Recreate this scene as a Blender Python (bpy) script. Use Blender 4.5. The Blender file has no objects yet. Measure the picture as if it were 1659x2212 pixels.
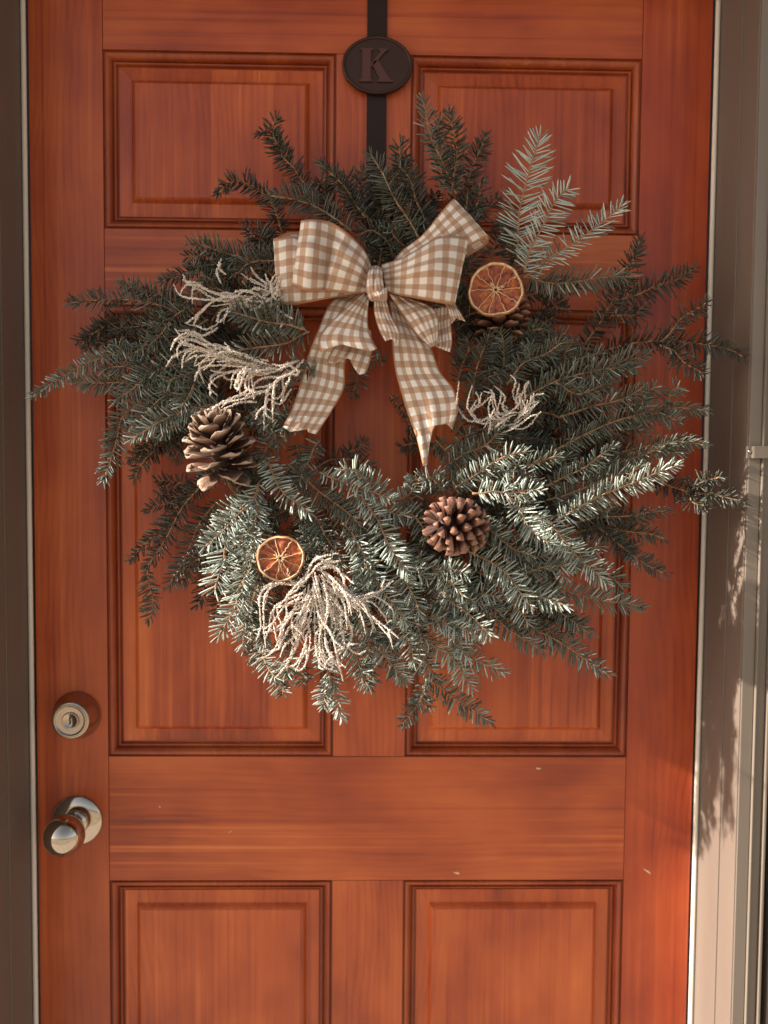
import bpy, bmesh, math, random
import numpy as np
from mathutils import Vector, Matrix
rnd = random.Random(7)
rng = np.random.default_rng(7)
scene = bpy.context.scene
col = scene.collection

# ------------------------------------------------------------------ camera, light, exposure
FPX, WPX, HPX = 1720.0, 1659.0, 2212.0          # focal length and frame of the photograph in the same unit
CAM = Vector((-0.0017, -1.0911, 1.36))
cam_data = bpy.data.cameras.new('camera')
cam = bpy.data.objects.new('camera', cam_data)
col.objects.link(cam)
cam.location = CAM
cam.rotation_euler = tuple(math.radians(a) for a in (87.284, -0.469, -1.101))
cam_data.sensor_fit = 'VERTICAL'
cam_data.sensor_height = 36.0
cam_data.lens = 36.0 * FPX / HPX
cam_data.clip_start = 0.02
cam_data.clip_end = 500
cam_data.dof.use_dof = True
cam_data.dof.focus_distance = 0.97
cam_data.dof.aperture_fstop = 2.0
scene.camera = cam

SUN = Vector((-3.6, -0.50, 1.55)).normalized()     # towards the sun: far left, a little in front of the door
world = bpy.data.worlds.new('World')
scene.world = world
world.use_nodes = True
wn = world.node_tree.nodes
wl = world.node_tree.links
wn.clear()
sky = wn.new('ShaderNodeTexSky')
sky.sky_type = 'NISHITA'
sky.sun_disc = False
sky.sun_elevation = math.asin(SUN.z)
sky.sun_rotation = math.atan2(SUN.x, SUN.y)
sky.air_density = 1.0
sky.dust_density = 2.0
sky.ozone_density = 0.3
bg = wn.new('ShaderNodeBackground')
bg.inputs['Strength'].default_value = 0.075
wo = wn.new('ShaderNodeOutputWorld')
hs = wn.new('ShaderNodeHueSaturation')           # a thin white haze over the whole sky
hs.inputs['Saturation'].default_value = 0.55
wl.new(sky.outputs[0], hs.inputs['Color'])
wl.new(hs.outputs[0], bg.inputs['Color'])
wl.new(bg.outputs[0], wo.inputs['Surface'])

sd = bpy.data.lights.new('sun', 'SUN')
sd.energy = 5.0
sd.angle = math.radians(0.8)
sd.color = (1.0, 0.95, 0.87)
so = bpy.data.objects.new('sun', sd)
so.rotation_euler = SUN.to_track_quat('Z', 'Y').to_euler()
so.location = (-4, -3, 4)
col.objects.link(so)

scene.view_settings.view_transform = 'Standard'
scene.view_settings.look = 'None'
scene.view_settings.exposure = 1.4
scene.view_settings.gamma = 1.0

# ------------------------------------------------------------------ helpers
CM = cam.rotation_euler.to_matrix()
def at(x, y, d):
    """point of the photograph (x, y) at the distance d in front of the door's face"""
    v = CM @ Vector(((x - WPX / 2) / FPX, -(y - HPX / 2) / FPX, -1.0))
    t = (-d - CAM.y) / v.y
    return CAM + v * t

def tag(o, label=None, cat=None, group=None, kind=None):
    if label: o['label'] = label
    if cat: o['category'] = cat
    if group: o['group'] = group
    if kind: o['kind'] = kind
    return o
def empty(name, loc, label, cat, group=None):
    o = bpy.data.objects.new(name, None)
    o.empty_display_size = 0.05
    o.location = loc
    col.objects.link(o)
    return tag(o, label, cat, group)
def link(name, me, parent=None, loc=None):
    o = bpy.data.objects.new(name, me)
    col.objects.link(o)
    if parent is not None:
        o.parent = parent
        # every mesh is built in world coordinates unless a place is given
        p = parent
        off = Vector((0, 0, 0))
        while p is not None:
            off += p.location
            p = p.parent
        o.location = (Vector(loc) if loc is not None else Vector((0, 0, 0))) - off
    elif loc is not None:
        o.location = loc
    return o
def mesh(name, verts, faces, mats, midx=None, smooth=True):
    me = bpy.data.meshes.new(name)
    me.from_pydata([tuple(v) for v in verts] if not isinstance(verts, np.ndarray) else verts.tolist(), [],
                   faces.tolist() if isinstance(faces, np.ndarray) else faces)
    for m in (mats if isinstance(mats, (list, tuple)) else [mats]):
        me.materials.append(m)
    if midx is not None:
        me.polygons.foreach_set('material_index', np.asarray(midx, dtype=np.int32))
    me.polygons.foreach_set('use_smooth', np.full(len(me.polygons), smooth))
    me.update()
    return me
def from_bm(name, bm, mats, smooth=False):
    me = bpy.data.meshes.new(name)
    bmesh.ops.recalc_face_normals(bm, faces=bm.faces)
    bm.to_mesh(me)
    bm.free()
    for m in (mats if isinstance(mats, (list, tuple)) else [mats]):
        me.materials.append(m)
    me.polygons.foreach_set('use_smooth', np.full(len(me.polygons), smooth))
    return me
def bm_box(bm, x0, x1, y0, y1, z0, z1, bevel=0.0):
    r = bmesh.ops.create_cube(bm, size=1.0, matrix=Matrix.Translation(((x0+x1)/2, (y0+y1)/2, (z0+z1)/2)) @ Matrix.Diagonal((x1-x0, y1-y0, z1-z0, 1)))
    if bevel > 0:
        es = list({e for v in r['verts'] for e in v.link_edges})
        bmesh.ops.bevel(bm, geom=es, offset=bevel, segments=2, affect='EDGES', profile=0.6)
def box(name, x0, x1, d0, d1, z0, z1, m, parent=None, bevel=0.0008):
    """box whose depth is measured in front of the door's face"""
    bm = bmesh.new()
    bm_box(bm, x0, x1, -d1, -d0, z0, z1, bevel)
    return link(name, from_bm(name, bm, m), parent)
def lathe(profile, n, axis_to=None, origin=Vector((0, 0, 0)), wob=None):
    """profile of (radius, height along -Y) turned round the Y axis; returns verts, faces"""
    vs, fs = [], []
    k = len(profile)
    for i in range(n):
        a = 2 * math.pi * i / n
        for r, h in profile:
            vs.append((origin.x + r * math.cos(a), origin.y - h, origin.z + r * math.sin(a)))
    for i in range(n):
        j = (i + 1) % n
        for q in range(k - 1):
            fs.append((i*k+q, i*k+q+1, j*k+q+1, j*k+q))
    return vs, fs
def catmull(pts, n):
    P = np.asarray(pts, float)
    if len(P) == 2:
        t = np.linspace(0, 1, n)[:, None]
        return P[0] * (1 - t) + P[1] * t
    Q = np.vstack([2 * P[0] - P[1], P, 2 * P[-1] - P[-2]])
    m = len(P) - 1
    out = []
    for s in np.linspace(0, m, n):
        i = min(int(s), m - 1)
        t = s - i
        a, b, c, d = Q[i], Q[i+1], Q[i+2], Q[i+3]
        out.append(0.5 * (2*b + (c-a)*t + (2*a-5*b+4*c-d)*t*t + (3*b-a-3*c+d)*t**3))
    return np.array(out)
def tube(path, radii, sides=6):
    """closed tapered tube along a path"""
    P = np.asarray(path, float)
    n = len(P)
    T = np.gradient(P, axis=0)
    T /= np.linalg.norm(T, axis=1)[:, None] + 1e-12
    ref = np.array([0.31, -0.9, 0.27])
    B = np.cross(T, ref); B /= np.linalg.norm(B, axis=1)[:, None] + 1e-12
    N = np.cross(B, T)
    a = np.linspace(0, 2*np.pi, sides, endpoint=False)
    R = np.asarray(radii, float)
    if R.ndim == 1: R = np.repeat(R[:, None], sides, 1)
    V = (P[:, None, :] + R[:, :, None] * (np.cos(a)[None, :, None] * B[:, None, :] + np.sin(a)[None, :, None] * N[:, None, :])).reshape(-1, 3)
    F = []
    for i in range(n - 1):
        for s in range(sides):
            s2 = (s + 1) % sides
            F.append((i*sides+s, i*sides+s2, (i+1)*sides+s2, (i+1)*sides+s))
    F.append(tuple(range(sides))[::-1])
    F.append(tuple((n-1)*sides + s for s in range(sides)))
    return V, F

# ------------------------------------------------------------------ materials
def mat(name):
    m = bpy.data.materials.new(name)
    m.use_nodes = True
    nt = m.node_tree
    p = nt.nodes['Principled BSDF']
    return m, nt, p
def N(nt, typ, **kw):
    n = nt.nodes.new(typ)
    for k, v in kw.items():
        if k in n.inputs.keys(): n.inputs[k].default_value = v
        else: setattr(n, k, v)
    return n
def ramp(nt, stops, interp='LINEAR'):
    r = nt.nodes.new('ShaderNodeValToRGB')
    cr = r.color_ramp
    cr.interpolation = interp
    while len(cr.elements) < len(stops): cr.elements.new(0.5)
    for e, (p, c) in zip(cr.elements, stops):
        e.position = p
        e.color = (c[0], c[1], c[2], 1)
    return r
def mth(nt, op, a, b=None, c=None):
    n = nt.nodes.new('ShaderNodeMath'); n.operation = op
    for i, v in enumerate((a, b, c)):
        if v is None: continue
        if isinstance(v, (int, float)): n.inputs[i].default_value = v
        else: nt.links.new(v, n.inputs[i])
    return n.outputs[0]
def mixc(nt, f, a, b, blend='MIX'):
    n = nt.nodes.new('ShaderNodeMix'); n.data_type = 'RGBA'; n.blend_type = blend
    for i, v in ((0, f), (6, a), (7, b)):
        if isinstance(v, (int, float)): n.inputs[i].default_value = v
        elif isinstance(v, tuple): n.inputs[i].default_value = (*v, 1)
        else: nt.links.new(v, n.inputs[i])
    return n.outputs[2]
def bump(nt, p, h, strength, dist):
    b = nt.nodes.new('ShaderNodeBump')
    b.inputs['Strength'].default_value = strength
    b.inputs['Distance'].default_value = dist
    nt.links.new(h, b.inputs['Height'])
    nt.links.new(b.outputs[0], p.inputs['Normal'])

def wood(name, axis, seed, tint=1.0, boards=0.0, knots=False, red=1.0):
    """stained varnished pine, grain along the given axis"""
    m, nt, p = mat(name)
    L = nt.links
    tc = N(nt, 'ShaderNodeTexCoord')
    off = N(nt, 'ShaderNodeVectorMath', operation='ADD')
    L.new(tc.outputs['Object'], off.inputs[0])
    off.inputs[1].default_value = (seed * 1.37, seed * 0.71, seed * 2.13)
    def mp(along, across):
        mm = N(nt, 'ShaderNodeMapping')
        mm.inputs['Scale'].default_value = (across, across, along) if axis == 'Z' else (along, across, across)
        L.new(off.outputs[0], mm.inputs['Vector'])
        return mm.outputs[0]
    warp = N(nt, 'ShaderNodeTexNoise', Scale=1.0, Detail=2.0)
    L.new(mp(3.0, 6.0), warp.inputs['Vector'])
    streak = N(nt, 'ShaderNodeTexNoise', Scale=1.0, Detail=5.0, Roughness=0.62, Distortion=0.5)
    L.new(mp(1.6, 24.0), streak.inputs['Vector'])
    fine = N(nt, 'ShaderNodeTexNoise', Scale=1.0, Detail=4.0, Roughness=0.7)
    L.new(mp(7.0, 420.0), fine.inputs['Vector'])
    blotch = N(nt, 'ShaderNodeTexNoise', Scale=1.0, Detail=3.0, Roughness=0.55)
    L.new(mp(5.0, 9.0), blotch.inputs['Vector'])
    # growth rings: bands across the grain, bent by a slow noise into cathedrals
    sep = N(nt, 'ShaderNodeSeparateXYZ')
    L.new(off.outputs[0], sep.inputs[0])
    across = sep.outputs['X'] if axis == 'Z' else sep.outputs['Z']
    ph = mth(nt, 'MULTIPLY_ADD', warp.outputs[0], 46.0, mth(nt, 'MULTIPLY', across, 620.0))
    rings = mth(nt, 'MULTIPLY_ADD', mth(nt, 'SINE', ph), 0.5, 0.5)
    rings = mth(nt, 'POWER', rings, 2.5)
    ringmask = N(nt, 'ShaderNodeTexNoise', Scale=1.0, Detail=2.0)
    L.new(mp(1.1, 7.0), ringmask.inputs['Vector'])
    rm = mth(nt, 'SMOOTHSTEP', 0.46, 0.68, ringmask.outputs[0]) if False else mth(nt, 'MULTIPLY', mth(nt, 'MAXIMUM', mth(nt, 'SUBTRACT', ringmask.outputs[0], 0.44), 0.0), 3.2)
    v = mth(nt, 'MULTIPLY_ADD', streak.outputs[0], 0.42, 0.26)
    v = mth(nt, 'MULTIPLY_ADD', fine.outputs[0], 0.20, mth(nt, 'SUBTRACT', v, 0.10))
    v = mth(nt, 'SUBTRACT', v, mth(nt, 'MULTIPLY', mth(nt, 'MULTIPLY', rings, rm), 0.13))
    v = mth(nt, 'ADD', v, mth(nt, 'MULTIPLY', mth(nt, 'SUBTRACT', blotch.outputs[0], 0.5), 0.95))
    lines = N(nt, 'ShaderNodeTexNoise', Scale=1.0, Detail=2.0, Roughness=0.5)
    L.new(mp(0.9, 150.0), lines.inputs['Vector'])
    lmask = N(nt, 'ShaderNodeTexNoise', Scale=1.0, Detail=2.0)
    L.new(mp(2.3, 8.0), lmask.inputs['Vector'])
    lm = mth(nt, 'MULTIPLY', mth(nt, 'MAXIMUM', mth(nt, 'SUBTRACT', lmask.outputs[0], 0.42), 0.0), 3.0)
    v = mth(nt, 'ADD', v, mth(nt, 'MULTIPLY', mth(nt, 'MULTIPLY', mth(nt, 'MAXIMUM', mth(nt, 'SUBTRACT', lines.outputs[0], 0.55), 0.0), 3.4 if axis == 'X' else 2.2), lm))
    v = mth(nt, 'SUBTRACT', v, mth(nt, 'MULTIPLY', mth(nt, 'MAXIMUM', mth(nt, 'SUBTRACT', 0.42, lines.outputs[0]), 0.0), 0.9))
    if boards > 0:
        bi = mth(nt, 'FLOOR', mth(nt, 'DIVIDE', across, boards))
        wnz = N(nt, 'ShaderNodeTexWhiteNoise', noise_dimensions='1D')
        L.new(bi, wnz.inputs['W'])
        v = mth(nt, 'ADD', v, mth(nt, 'MULTIPLY', mth(nt, 'SUBTRACT', wnz.outputs['Value'], 0.5), 0.20))
    t = tint * 0.98; g = tint * red * 0.88
    r = ramp(nt, [(0.06, (0.15*t, 0.020*g, 0.005*g)), (0.30, (0.31*t, 0.050*g, 0.010*g)), (0.48, (0.43*t, 0.084*g, 0.016*g)), (0.70, (0.55*t, 0.130*g, 0.026*g)), (0.95, (0.68*t, 0.21*g, 0.055*g))])
    L.new(v, r.inputs[0])
    c = r.outputs[0]
    if knots:
        vor = N(nt, 'ShaderNodeTexVoronoi', Scale=1.0)
        L.new(mp(3.1, 6.0), vor.inputs['Vector'])
        k = ramp(nt, [(0.0, (1, 1, 1)), (0.05, (0.8, 0.8, 0.8)), (0.11, (0, 0, 0))])
        L.new(vor.outputs['Distance'], k.inputs[0])
        c = mixc(nt, k.outputs[0], c, (0.17, 0.03, 0.009))
    L.new(c, p.inputs['Base Color'])
    rr = mth(nt, 'MULTIPLY_ADD', blotch.outputs[0], 0.22, 0.34)
    L.new(rr, p.inputs['Roughness'])
    p.inputs['Specular IOR Level'].default_value = 0.45
    p.inputs['Coat Weight'].default_value = 0.16
    p.inputs['Coat Roughness'].default_value = 0.20
    bump(nt, p, v, 0.22, 0.0012)
    return m
def paint(name, c, rough=0.5, var=0.12, spec=0.4, scale=(20, 20, 3), bumps=0.15):
    m, nt, p = mat(name)
    tc = N(nt, 'ShaderNodeTexCoord')
    mm = N(nt, 'ShaderNodeMapping')
    mm.inputs['Scale'].default_value = scale
    nt.links.new(tc.outputs['Object'], mm.inputs[0])
    n = N(nt, 'ShaderNodeTexNoise', Scale=1.0, Detail=6.0, Roughness=0.65)
    nt.links.new(mm.outputs[0], n.inputs['Vector'])
    lo = tuple(x * (1 - var) for x in c); hi = tuple(min(1, x * (1 + var)) for x in c)
    r = ramp(nt, [(0.3, lo), (0.7, hi)])
    nt.links.new(n.outputs[0], r.inputs[0])
    nt.links.new(r.outputs[0], p.inputs['Base Color'])
    nt.links.new(mth(nt, 'MULTIPLY_ADD', n.outputs[0], 0.2, rough - 0.1), p.inputs['Roughness'])
    p.inputs['Specular IOR Level'].default_value = spec
    if bumps: bump(nt, p, n.outputs[0], bumps, 0.001)
    return m
def metal(name, c, rough, var=0.08, metallic=1.0):
    m, nt, p = mat(name)
    tc = N(nt, 'ShaderNodeTexCoord')
    n = N(nt, 'ShaderNodeTexNoise', Scale=90.0, Detail=5.0)
    nt.links.new(tc.outputs['Object'], n.inputs['Vector'])
    p.inputs['Base Color'].default_value = (*c, 1)
    p.inputs['Metallic'].default_value = metallic
    nt.links.new(mth(nt, 'MULTIPLY_ADD', n.outputs[0], var, rough - var / 2), p.inputs['Roughness'])
    return m
def attr_mat(name, attr, stops, rough, spec=0.5, noise=0.0, nscale=300.0, coat=0.0, sss=0.0, bumps=0.0):
    """colour read along a per-point attribute (needle tone with sunlight painted in, tip of a scale)"""
    m, nt, p = mat(name)
    a = N(nt, 'ShaderNodeAttribute', attribute_name=attr)
    v = a.outputs['Fac']
    tc = N(nt, 'ShaderNodeTexCoord')
    n = N(nt, 'ShaderNodeTexNoise', Scale=nscale, Detail=4.0, Roughness=0.6)
    nt.links.new(tc.outputs['Object'], n.inputs['Vector'])
    if noise: v = mth(nt, 'ADD', v, mth(nt, 'MULTIPLY', mth(nt, 'SUBTRACT', n.outputs[0], 0.5), noise))
    r = ramp(nt, stops)
    nt.links.new(v, r.inputs[0])
    nt.links.new(r.outputs[0], p.inputs['Base Color'])
    p.inputs['Roughness'].default_value = rough
    p.inputs['Specular IOR Level'].default_value = spec
    p.inputs['Coat Weight'].default_value = coat
    if bumps: bump(nt, p, n.outputs[0], bumps, 0.0015)
    return m

M = {}
M['needle'] = attr_mat('needle_top', 'tone', [(0.0, (0.085, 0.040, 0.016)), (0.04, (0.034, 0.031, 0.019)), (0.5, (0.100, 0.104, 0.070)), (1.0, (0.18, 0.205, 0.158))], 0.42, 0.6)
M['needle_pale'] = attr_mat('needle_underside', 'tone', [(0.0, (0.20, 0.10, 0.045)), (0.04, (0.10, 0.098, 0.072)), (0.5, (0.25, 0.265, 0.210)), (1.0, (0.49, 0.530, 0.450))], 0.48, 0.5)
M['twig'] = paint('twig_bark', (0.30, 0.165, 0.085), 0.7, 0.35, 0.25, (160, 160, 160), 0.4)
M['bud'] = paint('bud', (0.34, 0.13, 0.06), 0.55, 0.3, 0.3, (300, 300, 300), 0.3)
M['jamb'] = paint('jamb_paint', (0.150, 0.110, 0.084), 0.48, 0.07, 0.45, (14, 14, 2.0), 0.12)
M['frame_metal'] = paint('storm_frame_paint', (0.170, 0.132, 0.100), 0.42, 0.06, 0.5, (14, 14, 2.0), 0.08)
M['strip'] = paint('weatherstrip', (0.70, 0.60, 0.49), 0.5, 0.05, 0.4, (20, 20, 3), 0.0)
M['strap'] = paint('strap_metal', (0.026, 0.012, 0.009), 0.6, 0.2, 0.25, (60, 60, 60), 0.1)
M['plaque'] = metal('plaque_bronze', (0.060, 0.028, 0.020), 0.45, 0.2, 0.6)
M['letter'] = metal('letter_bronze', (0.11, 0.042, 0.030), 0.45, 0.2, 0.5)
M['nickel'] = metal('polished_nickel', (0.52, 0.44, 0.35), 0.09, 0.04)
M['satin'] = metal('satin_nickel', (0.46, 0.37, 0.29), 0.20, 0.06)
M['dark'] = paint('gap_shade', (0.012, 0.010, 0.009), 0.8, 0.2, 0.2)  # near-black paint standing in for shade inside gaps
M['siding'] = paint('siding', (0.30, 0.24, 0.18), 0.6, 0.1)
M['soffit'] = paint('soffit', (0.22, 0.17, 0.13), 0.6, 0.1)
M['porch'] = paint('porch_slab', (0.46, 0.40, 0.33), 0.8, 0.2, 0.3, (6, 6, 6), 0.3)
M['yard'] = paint('yard', (0.36, 0.30, 0.23), 0.9, 0.4, 0.1, (1.5, 1.5, 1.5), 0.3)
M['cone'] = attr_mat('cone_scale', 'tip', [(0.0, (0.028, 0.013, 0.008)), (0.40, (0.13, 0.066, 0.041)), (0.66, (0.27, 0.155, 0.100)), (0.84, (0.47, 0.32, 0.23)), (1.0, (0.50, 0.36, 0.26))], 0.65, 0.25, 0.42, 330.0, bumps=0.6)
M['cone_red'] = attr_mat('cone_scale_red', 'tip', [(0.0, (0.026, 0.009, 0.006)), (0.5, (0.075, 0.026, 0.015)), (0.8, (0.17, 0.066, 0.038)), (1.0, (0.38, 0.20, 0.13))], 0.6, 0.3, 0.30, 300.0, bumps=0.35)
M['dry'] = attr_mat('dried_flower', 'tone', [(0.0, (0.52, 0.40, 0.30)), (0.45, (0.80, 0.71, 0.61)), (1.0, (0.93, 0.89, 0.84))], 0.85, 0.1)
M['rind'] = paint('orange_rind', (0.40, 0.155, 0.045), 0.5, 0.3, 0.4, (220, 220, 220), 0.4)
M['pith'] = paint('orange_pith', (0.70, 0.48, 0.28), 0.65, 0.45, 0.3, (200, 200, 200), 0.4)
M['membrane'] = paint('orange_membrane', (0.66, 0.37, 0.17), 0.5, 0.25, 0.4, (250, 250, 250), 0.3)
M['seed'] = paint('orange_seed', (0.62, 0.42, 0.25), 0.5, 0.2, 0.4, (300, 300, 300), 0.3)
def flesh():
    m, nt, p = mat('orange_flesh')
    tc = N(nt, 'ShaderNodeTexCoord')
    n = N(nt, 'ShaderNodeTexNoise', Scale=75.0, Detail=6.0, Roughness=0.65, Distortion=1.6)
    nt.links.new(tc.outputs['Object'], n.inputs['Vector'])
    r = ramp(nt, [(0.34, (0.085, 0.012, 0.004)), (0.46, (0.28, 0.050, 0.010)), (0.56, (0.44, 0.105, 0.022)), (0.74, (0.62, 0.22, 0.07))])
    nt.links.new(n.outputs[0], r.inputs[0])
    nt.links.new(r.outputs[0], p.inputs['Base Color'])
    p.inputs['Roughness'].default_value = 0.38
    p.inputs['Subsurface Weight'].default_value = 0.0
    bump(nt, p, n.outputs[0], 0.6, 0.002)
    return m
M['flesh'] = flesh()
def gingham():
    m, nt, p = mat('gingham_ribbon')
    L = nt.links
    uv = N(nt, 'ShaderNodeUVMap', uv_map='ribbon')
    sep = N(nt, 'ShaderNodeSeparateXYZ')
    tc = N(nt, 'ShaderNodeTexCoord')
    wob = N(nt, 'ShaderNodeTexNoise', Scale=60.0, Detail=2.0)
    L.new(tc.outputs['Object'], wob.inputs['Vector'])
    L.new(uv.outputs[0], sep.inputs[0])
    w = mth(nt, 'MULTIPLY', mth(nt, 'SUBTRACT', wob.outputs[0], 0.5), 0.10)
    def stripe(x, per, ph):
        f = mth(nt, 'FRACT', mth(nt, 'ADD', mth(nt, 'ADD', mth(nt, 'DIVIDE', x, per), ph), w))
        tri = mth(nt, 'ABSOLUTE', mth(nt, 'SUBTRACT', f, 0.5))
        return mth(nt, 'MINIMUM', mth(nt, 'MAXIMUM', mth(nt, 'MULTIPLY', mth(nt, 'SUBTRACT', tri, 0.25), 30.0), 0.0), 1.0)
    su = stripe(sep.outputs['X'], 0.0165, 0.2)
    sv = stripe(sep.outputs['Y'], 1.0, 0.0)
    # woven threads: fine lines both ways, uneven
    def thread(scale):
        mm = N(nt, 'ShaderNodeMapping')
        mm.inputs['Scale'].default_value = scale
        L.new(uv.outputs[0], mm.inputs[0])
        n = N(nt, 'ShaderNodeTexNoise', Scale=1.0, Detail=3.0, Roughness=0.7)
        L.new(mm.outputs[0], n.inputs['Vector'])
        return n.outputs[0]
    t1 = thread((1500, 2.0, 1)); t2 = thread((40, 26, 1))
    s = mth(nt, 'ADD', su, sv)
    cr = ramp(nt, [(0.0, (0.90, 0.83, 0.75)), (0.5, (0.62, 0.42, 0.29)), (1.0, (0.47, 0.275, 0.175))])
    v = mth(nt, 'MULTIPLY', s, 0.5)
    v = mth(nt, 'ADD', v, mth(nt, 'MULTIPLY', mth(nt, 'SUBTRACT', t1, 0.5), 0.42))
    v = mth(nt, 'ADD', v, mth(nt, 'MULTIPLY', mth(nt, 'SUBTRACT', t2, 0.5), 0.22))
    L.new(v, cr.inputs[0])
    e = mth(nt, 'ABSOLUTE', mth(nt, 'SUBTRACT', sep.outputs['Y'], 2.5))
    edge = mth(nt, 'GREATER_THAN', e, 2.37)
    c = mixc(nt, edge, cr.outputs[0], (0.55, 0.25, 0.12))
    L.new(c, p.inputs['Base Color'])
    p.inputs['Roughness'].default_value = 0.8
    p.inputs['Specular IOR Level'].default_value = 0.2
    p.inputs['Sheen Weight'].default_value = 0.15
    # thin cloth lets some light through
    tr = N(nt, 'ShaderNodeBsdfTranslucent')
    L.new(c, tr.inputs['Color'])
    mx = N(nt, 'ShaderNodeMixShader')
    mx.inputs[0].default_value = 0.25
    L.new(p.outputs[0], mx.inputs[1]); L.new(tr.outputs[0], mx.inputs[2])
    L.new(mx.outputs[0], nt.nodes['Material Output'].inputs['Surface'])
    bump(nt, p, mth(nt, 'ADD', t1, mth(nt, 'MULTIPLY', edge, 1.5)), 0.25, 0.0006)
    return m
M['gingham'] = gingham()

# ------------------------------------------------------------------ setting: porch, yard, wall, eave, door frame
def slab(name, x0, x1, y0, y1, z0, z1, m, **kw):
    bm = bmesh.new(); bm_box(bm, x0, x1, y0, y1, z0, z1)
    return tag(link(name, from_bm(name, bm, m)), **kw)
slab('ground', -60, 60, -60, 3, -0.30, -0.20, M['yard'], kind='structure')
slab('porch_floor', -2.2, 2.2, -1.7, 0.30, -0.196, -0.02, M['porch'], kind='structure')
DW = 0.4572                      # half the door's width
wall = empty('house_wall', (0, 0, 0), 'tan boarded house wall around the orange wooden door', 'wall')
for sgn in (-1, 1):
    a, b = sorted((sgn * 0.64, sgn * 3.6))
    for i in range(20):                                     # lap siding, each course leaning out at its foot
        z0 = -0.02 + i * 0.125
        bm = bmesh.new()
        vs = [bm.verts.new(v) for v in ((a, -0.098, z0), (b, -0.098, z0), (b, -0.086, z0 + 0.127), (a, -0.086, z0 + 0.127),
                                        (a, -0.05, z0), (b, -0.05, z0), (b, -0.05, z0 + 0.127), (a, -0.05, z0 + 0.127))]
        for f in ((0, 1, 2, 3), (7, 6, 5, 4), (4, 5, 1, 0), (3, 2, 6, 7), (0, 3, 7, 4), (1, 5, 6, 2)):
            bm.faces.new([vs[k] for k in f])
        link('siding_board', from_bm('siding_board', bm, M['siding']), wall)
box('wall_panel', -0.64, 0.64, 0.0, 0.118, 2.167, 2.52, M['siding'], wall)
box('sheathing', -3.6, -0.60, -0.30, 0.045, -0.02, 2.6, M['siding'], wall)
box('sheathing', 0.60, 3.6, -0.30, 0.045, -0.02, 2.6, M['siding'], wall)
eave = empty('roof_eave', (0, 0, 2.3), 'pale boarded roof eave overhanging the house wall above the door', 'eave')
ZE = 1.03 + 3.1 * 0.38
box('soffit', -3.6, 3.6, 0.125, 0.38, ZE, ZE + 0.02, M['soffit'], eave)
box('fascia', -3.6, 3.6, 0.362, 0.384, ZE - 0.004, ZE + 0.16, M['soffit'], eave)

frame = empty('door_frame', (0, 0, -0.02), 'taupe painted door frame with pale weatherstrip around the orange door', 'door frame')
XJ = 0.4638
for s in (-1, 1):
    def fb(name, x0, x1, d0, d1, m, z0=-0.02, z1=2.12, bevel=0.001, parent=frame):
        a, b = sorted((s * x0, s * x1))
        return box(name, a, b, d0, d1, z0, z1, m, parent, bevel)
    fb('jamb', XJ, XJ + 0.030, -0.06, 0.0705, M['jamb'])
    fb('jamb_edge', XJ + 0.0008, XJ + 0.030, 0.0722, 0.1150, M['jamb'], bevel=0.0015)
    fb('jamb_bead', XJ - 0.0006, XJ + 0.020, 0.0700, 0.0727, M['jamb'], bevel=0.0008)
    fb('storm_channel', XJ + 0.0022, XJ + 0.0175, 0.1154, 0.1175, M['frame_metal'])
    fb('channel_lip', XJ + 0.0179, XJ + 0.0199, 0.100, 0.1215, M['frame_metal'], bevel=0.0008)
    fb('channel_face', XJ + 0.0203, XJ + 0.0322, 0.100, 0.1170, M['frame_metal'])
    fb('channel_lip', XJ + 0.0326, XJ + 0.0362, 0.090, 0.1225, M['frame_metal'], bevel=0.0012)
    fb('casing_gap_shade', XJ + 0.031, XJ + 0.046, 0.03, 0.0895, M['dark'], bevel=0.0)  # solid near-black strip painted in for the shadow beside the casing
    fb('casing', XJ + 0.0455, 0.66, 0.02, 0.1190, M['jamb'], bevel=0.002)
    # bulb weatherstrip beside the door's edge
    vs, fs = tube([(s * (DW + 0.0031), -0.0060, -0.02 + k * 0.1075) for k in range(21)], [0.0033] * 21, 10)
    link('weatherstrip', mesh('weatherstrip', vs, fs, M['strip']), frame)
box('head_jamb', -XJ, XJ, -0.06, 0.115, 2.045, 2.12, M['jamb'], frame)
box('head_casing', -0.66, 0.66, 0.02, 0.119, 2.122, 2.165, M['jamb'], frame)
box('threshold', -XJ, XJ, -0.06, 0.12, -0.0195, 0.012, M['satin'], frame)
# clip that grips the storm channel on the right, with its screw
cp = at(1640, 977, 0.122)
bm = bmesh.new()
bm_box(bm, cp.x - 0.0085, cp.x + 0.014, -0.1262, -0.1228, cp.z - 0.0075, cp.z + 0.0075, 0.0008)
bm_box(bm, cp.x - 0.0145, cp.x - 0.0075, -0.1215, -0.1178, cp.z - 0.0075, cp.z + 0.0075, 0.0008)
bm_box(bm, cp.x - 0.0092, cp.x - 0.0072, -0.1255, -0.1180, cp.z - 0.0073, cp.z + 0.0073, 0.0004)
clip = link('frame_clip', from_bm('frame_clip', bm, M['frame_metal']), frame)
sv, sf = lathe([(0.0, 0.0022), (0.0014, 0.0020), (0.0024, 0.0010), (0.0026, 0.0)], 14, origin=Vector((cp.x - 0.0115, -0.1216, cp.z + 0.001)))
link('screw', mesh('screw', sv, sf, M['satin']), clip)

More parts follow.
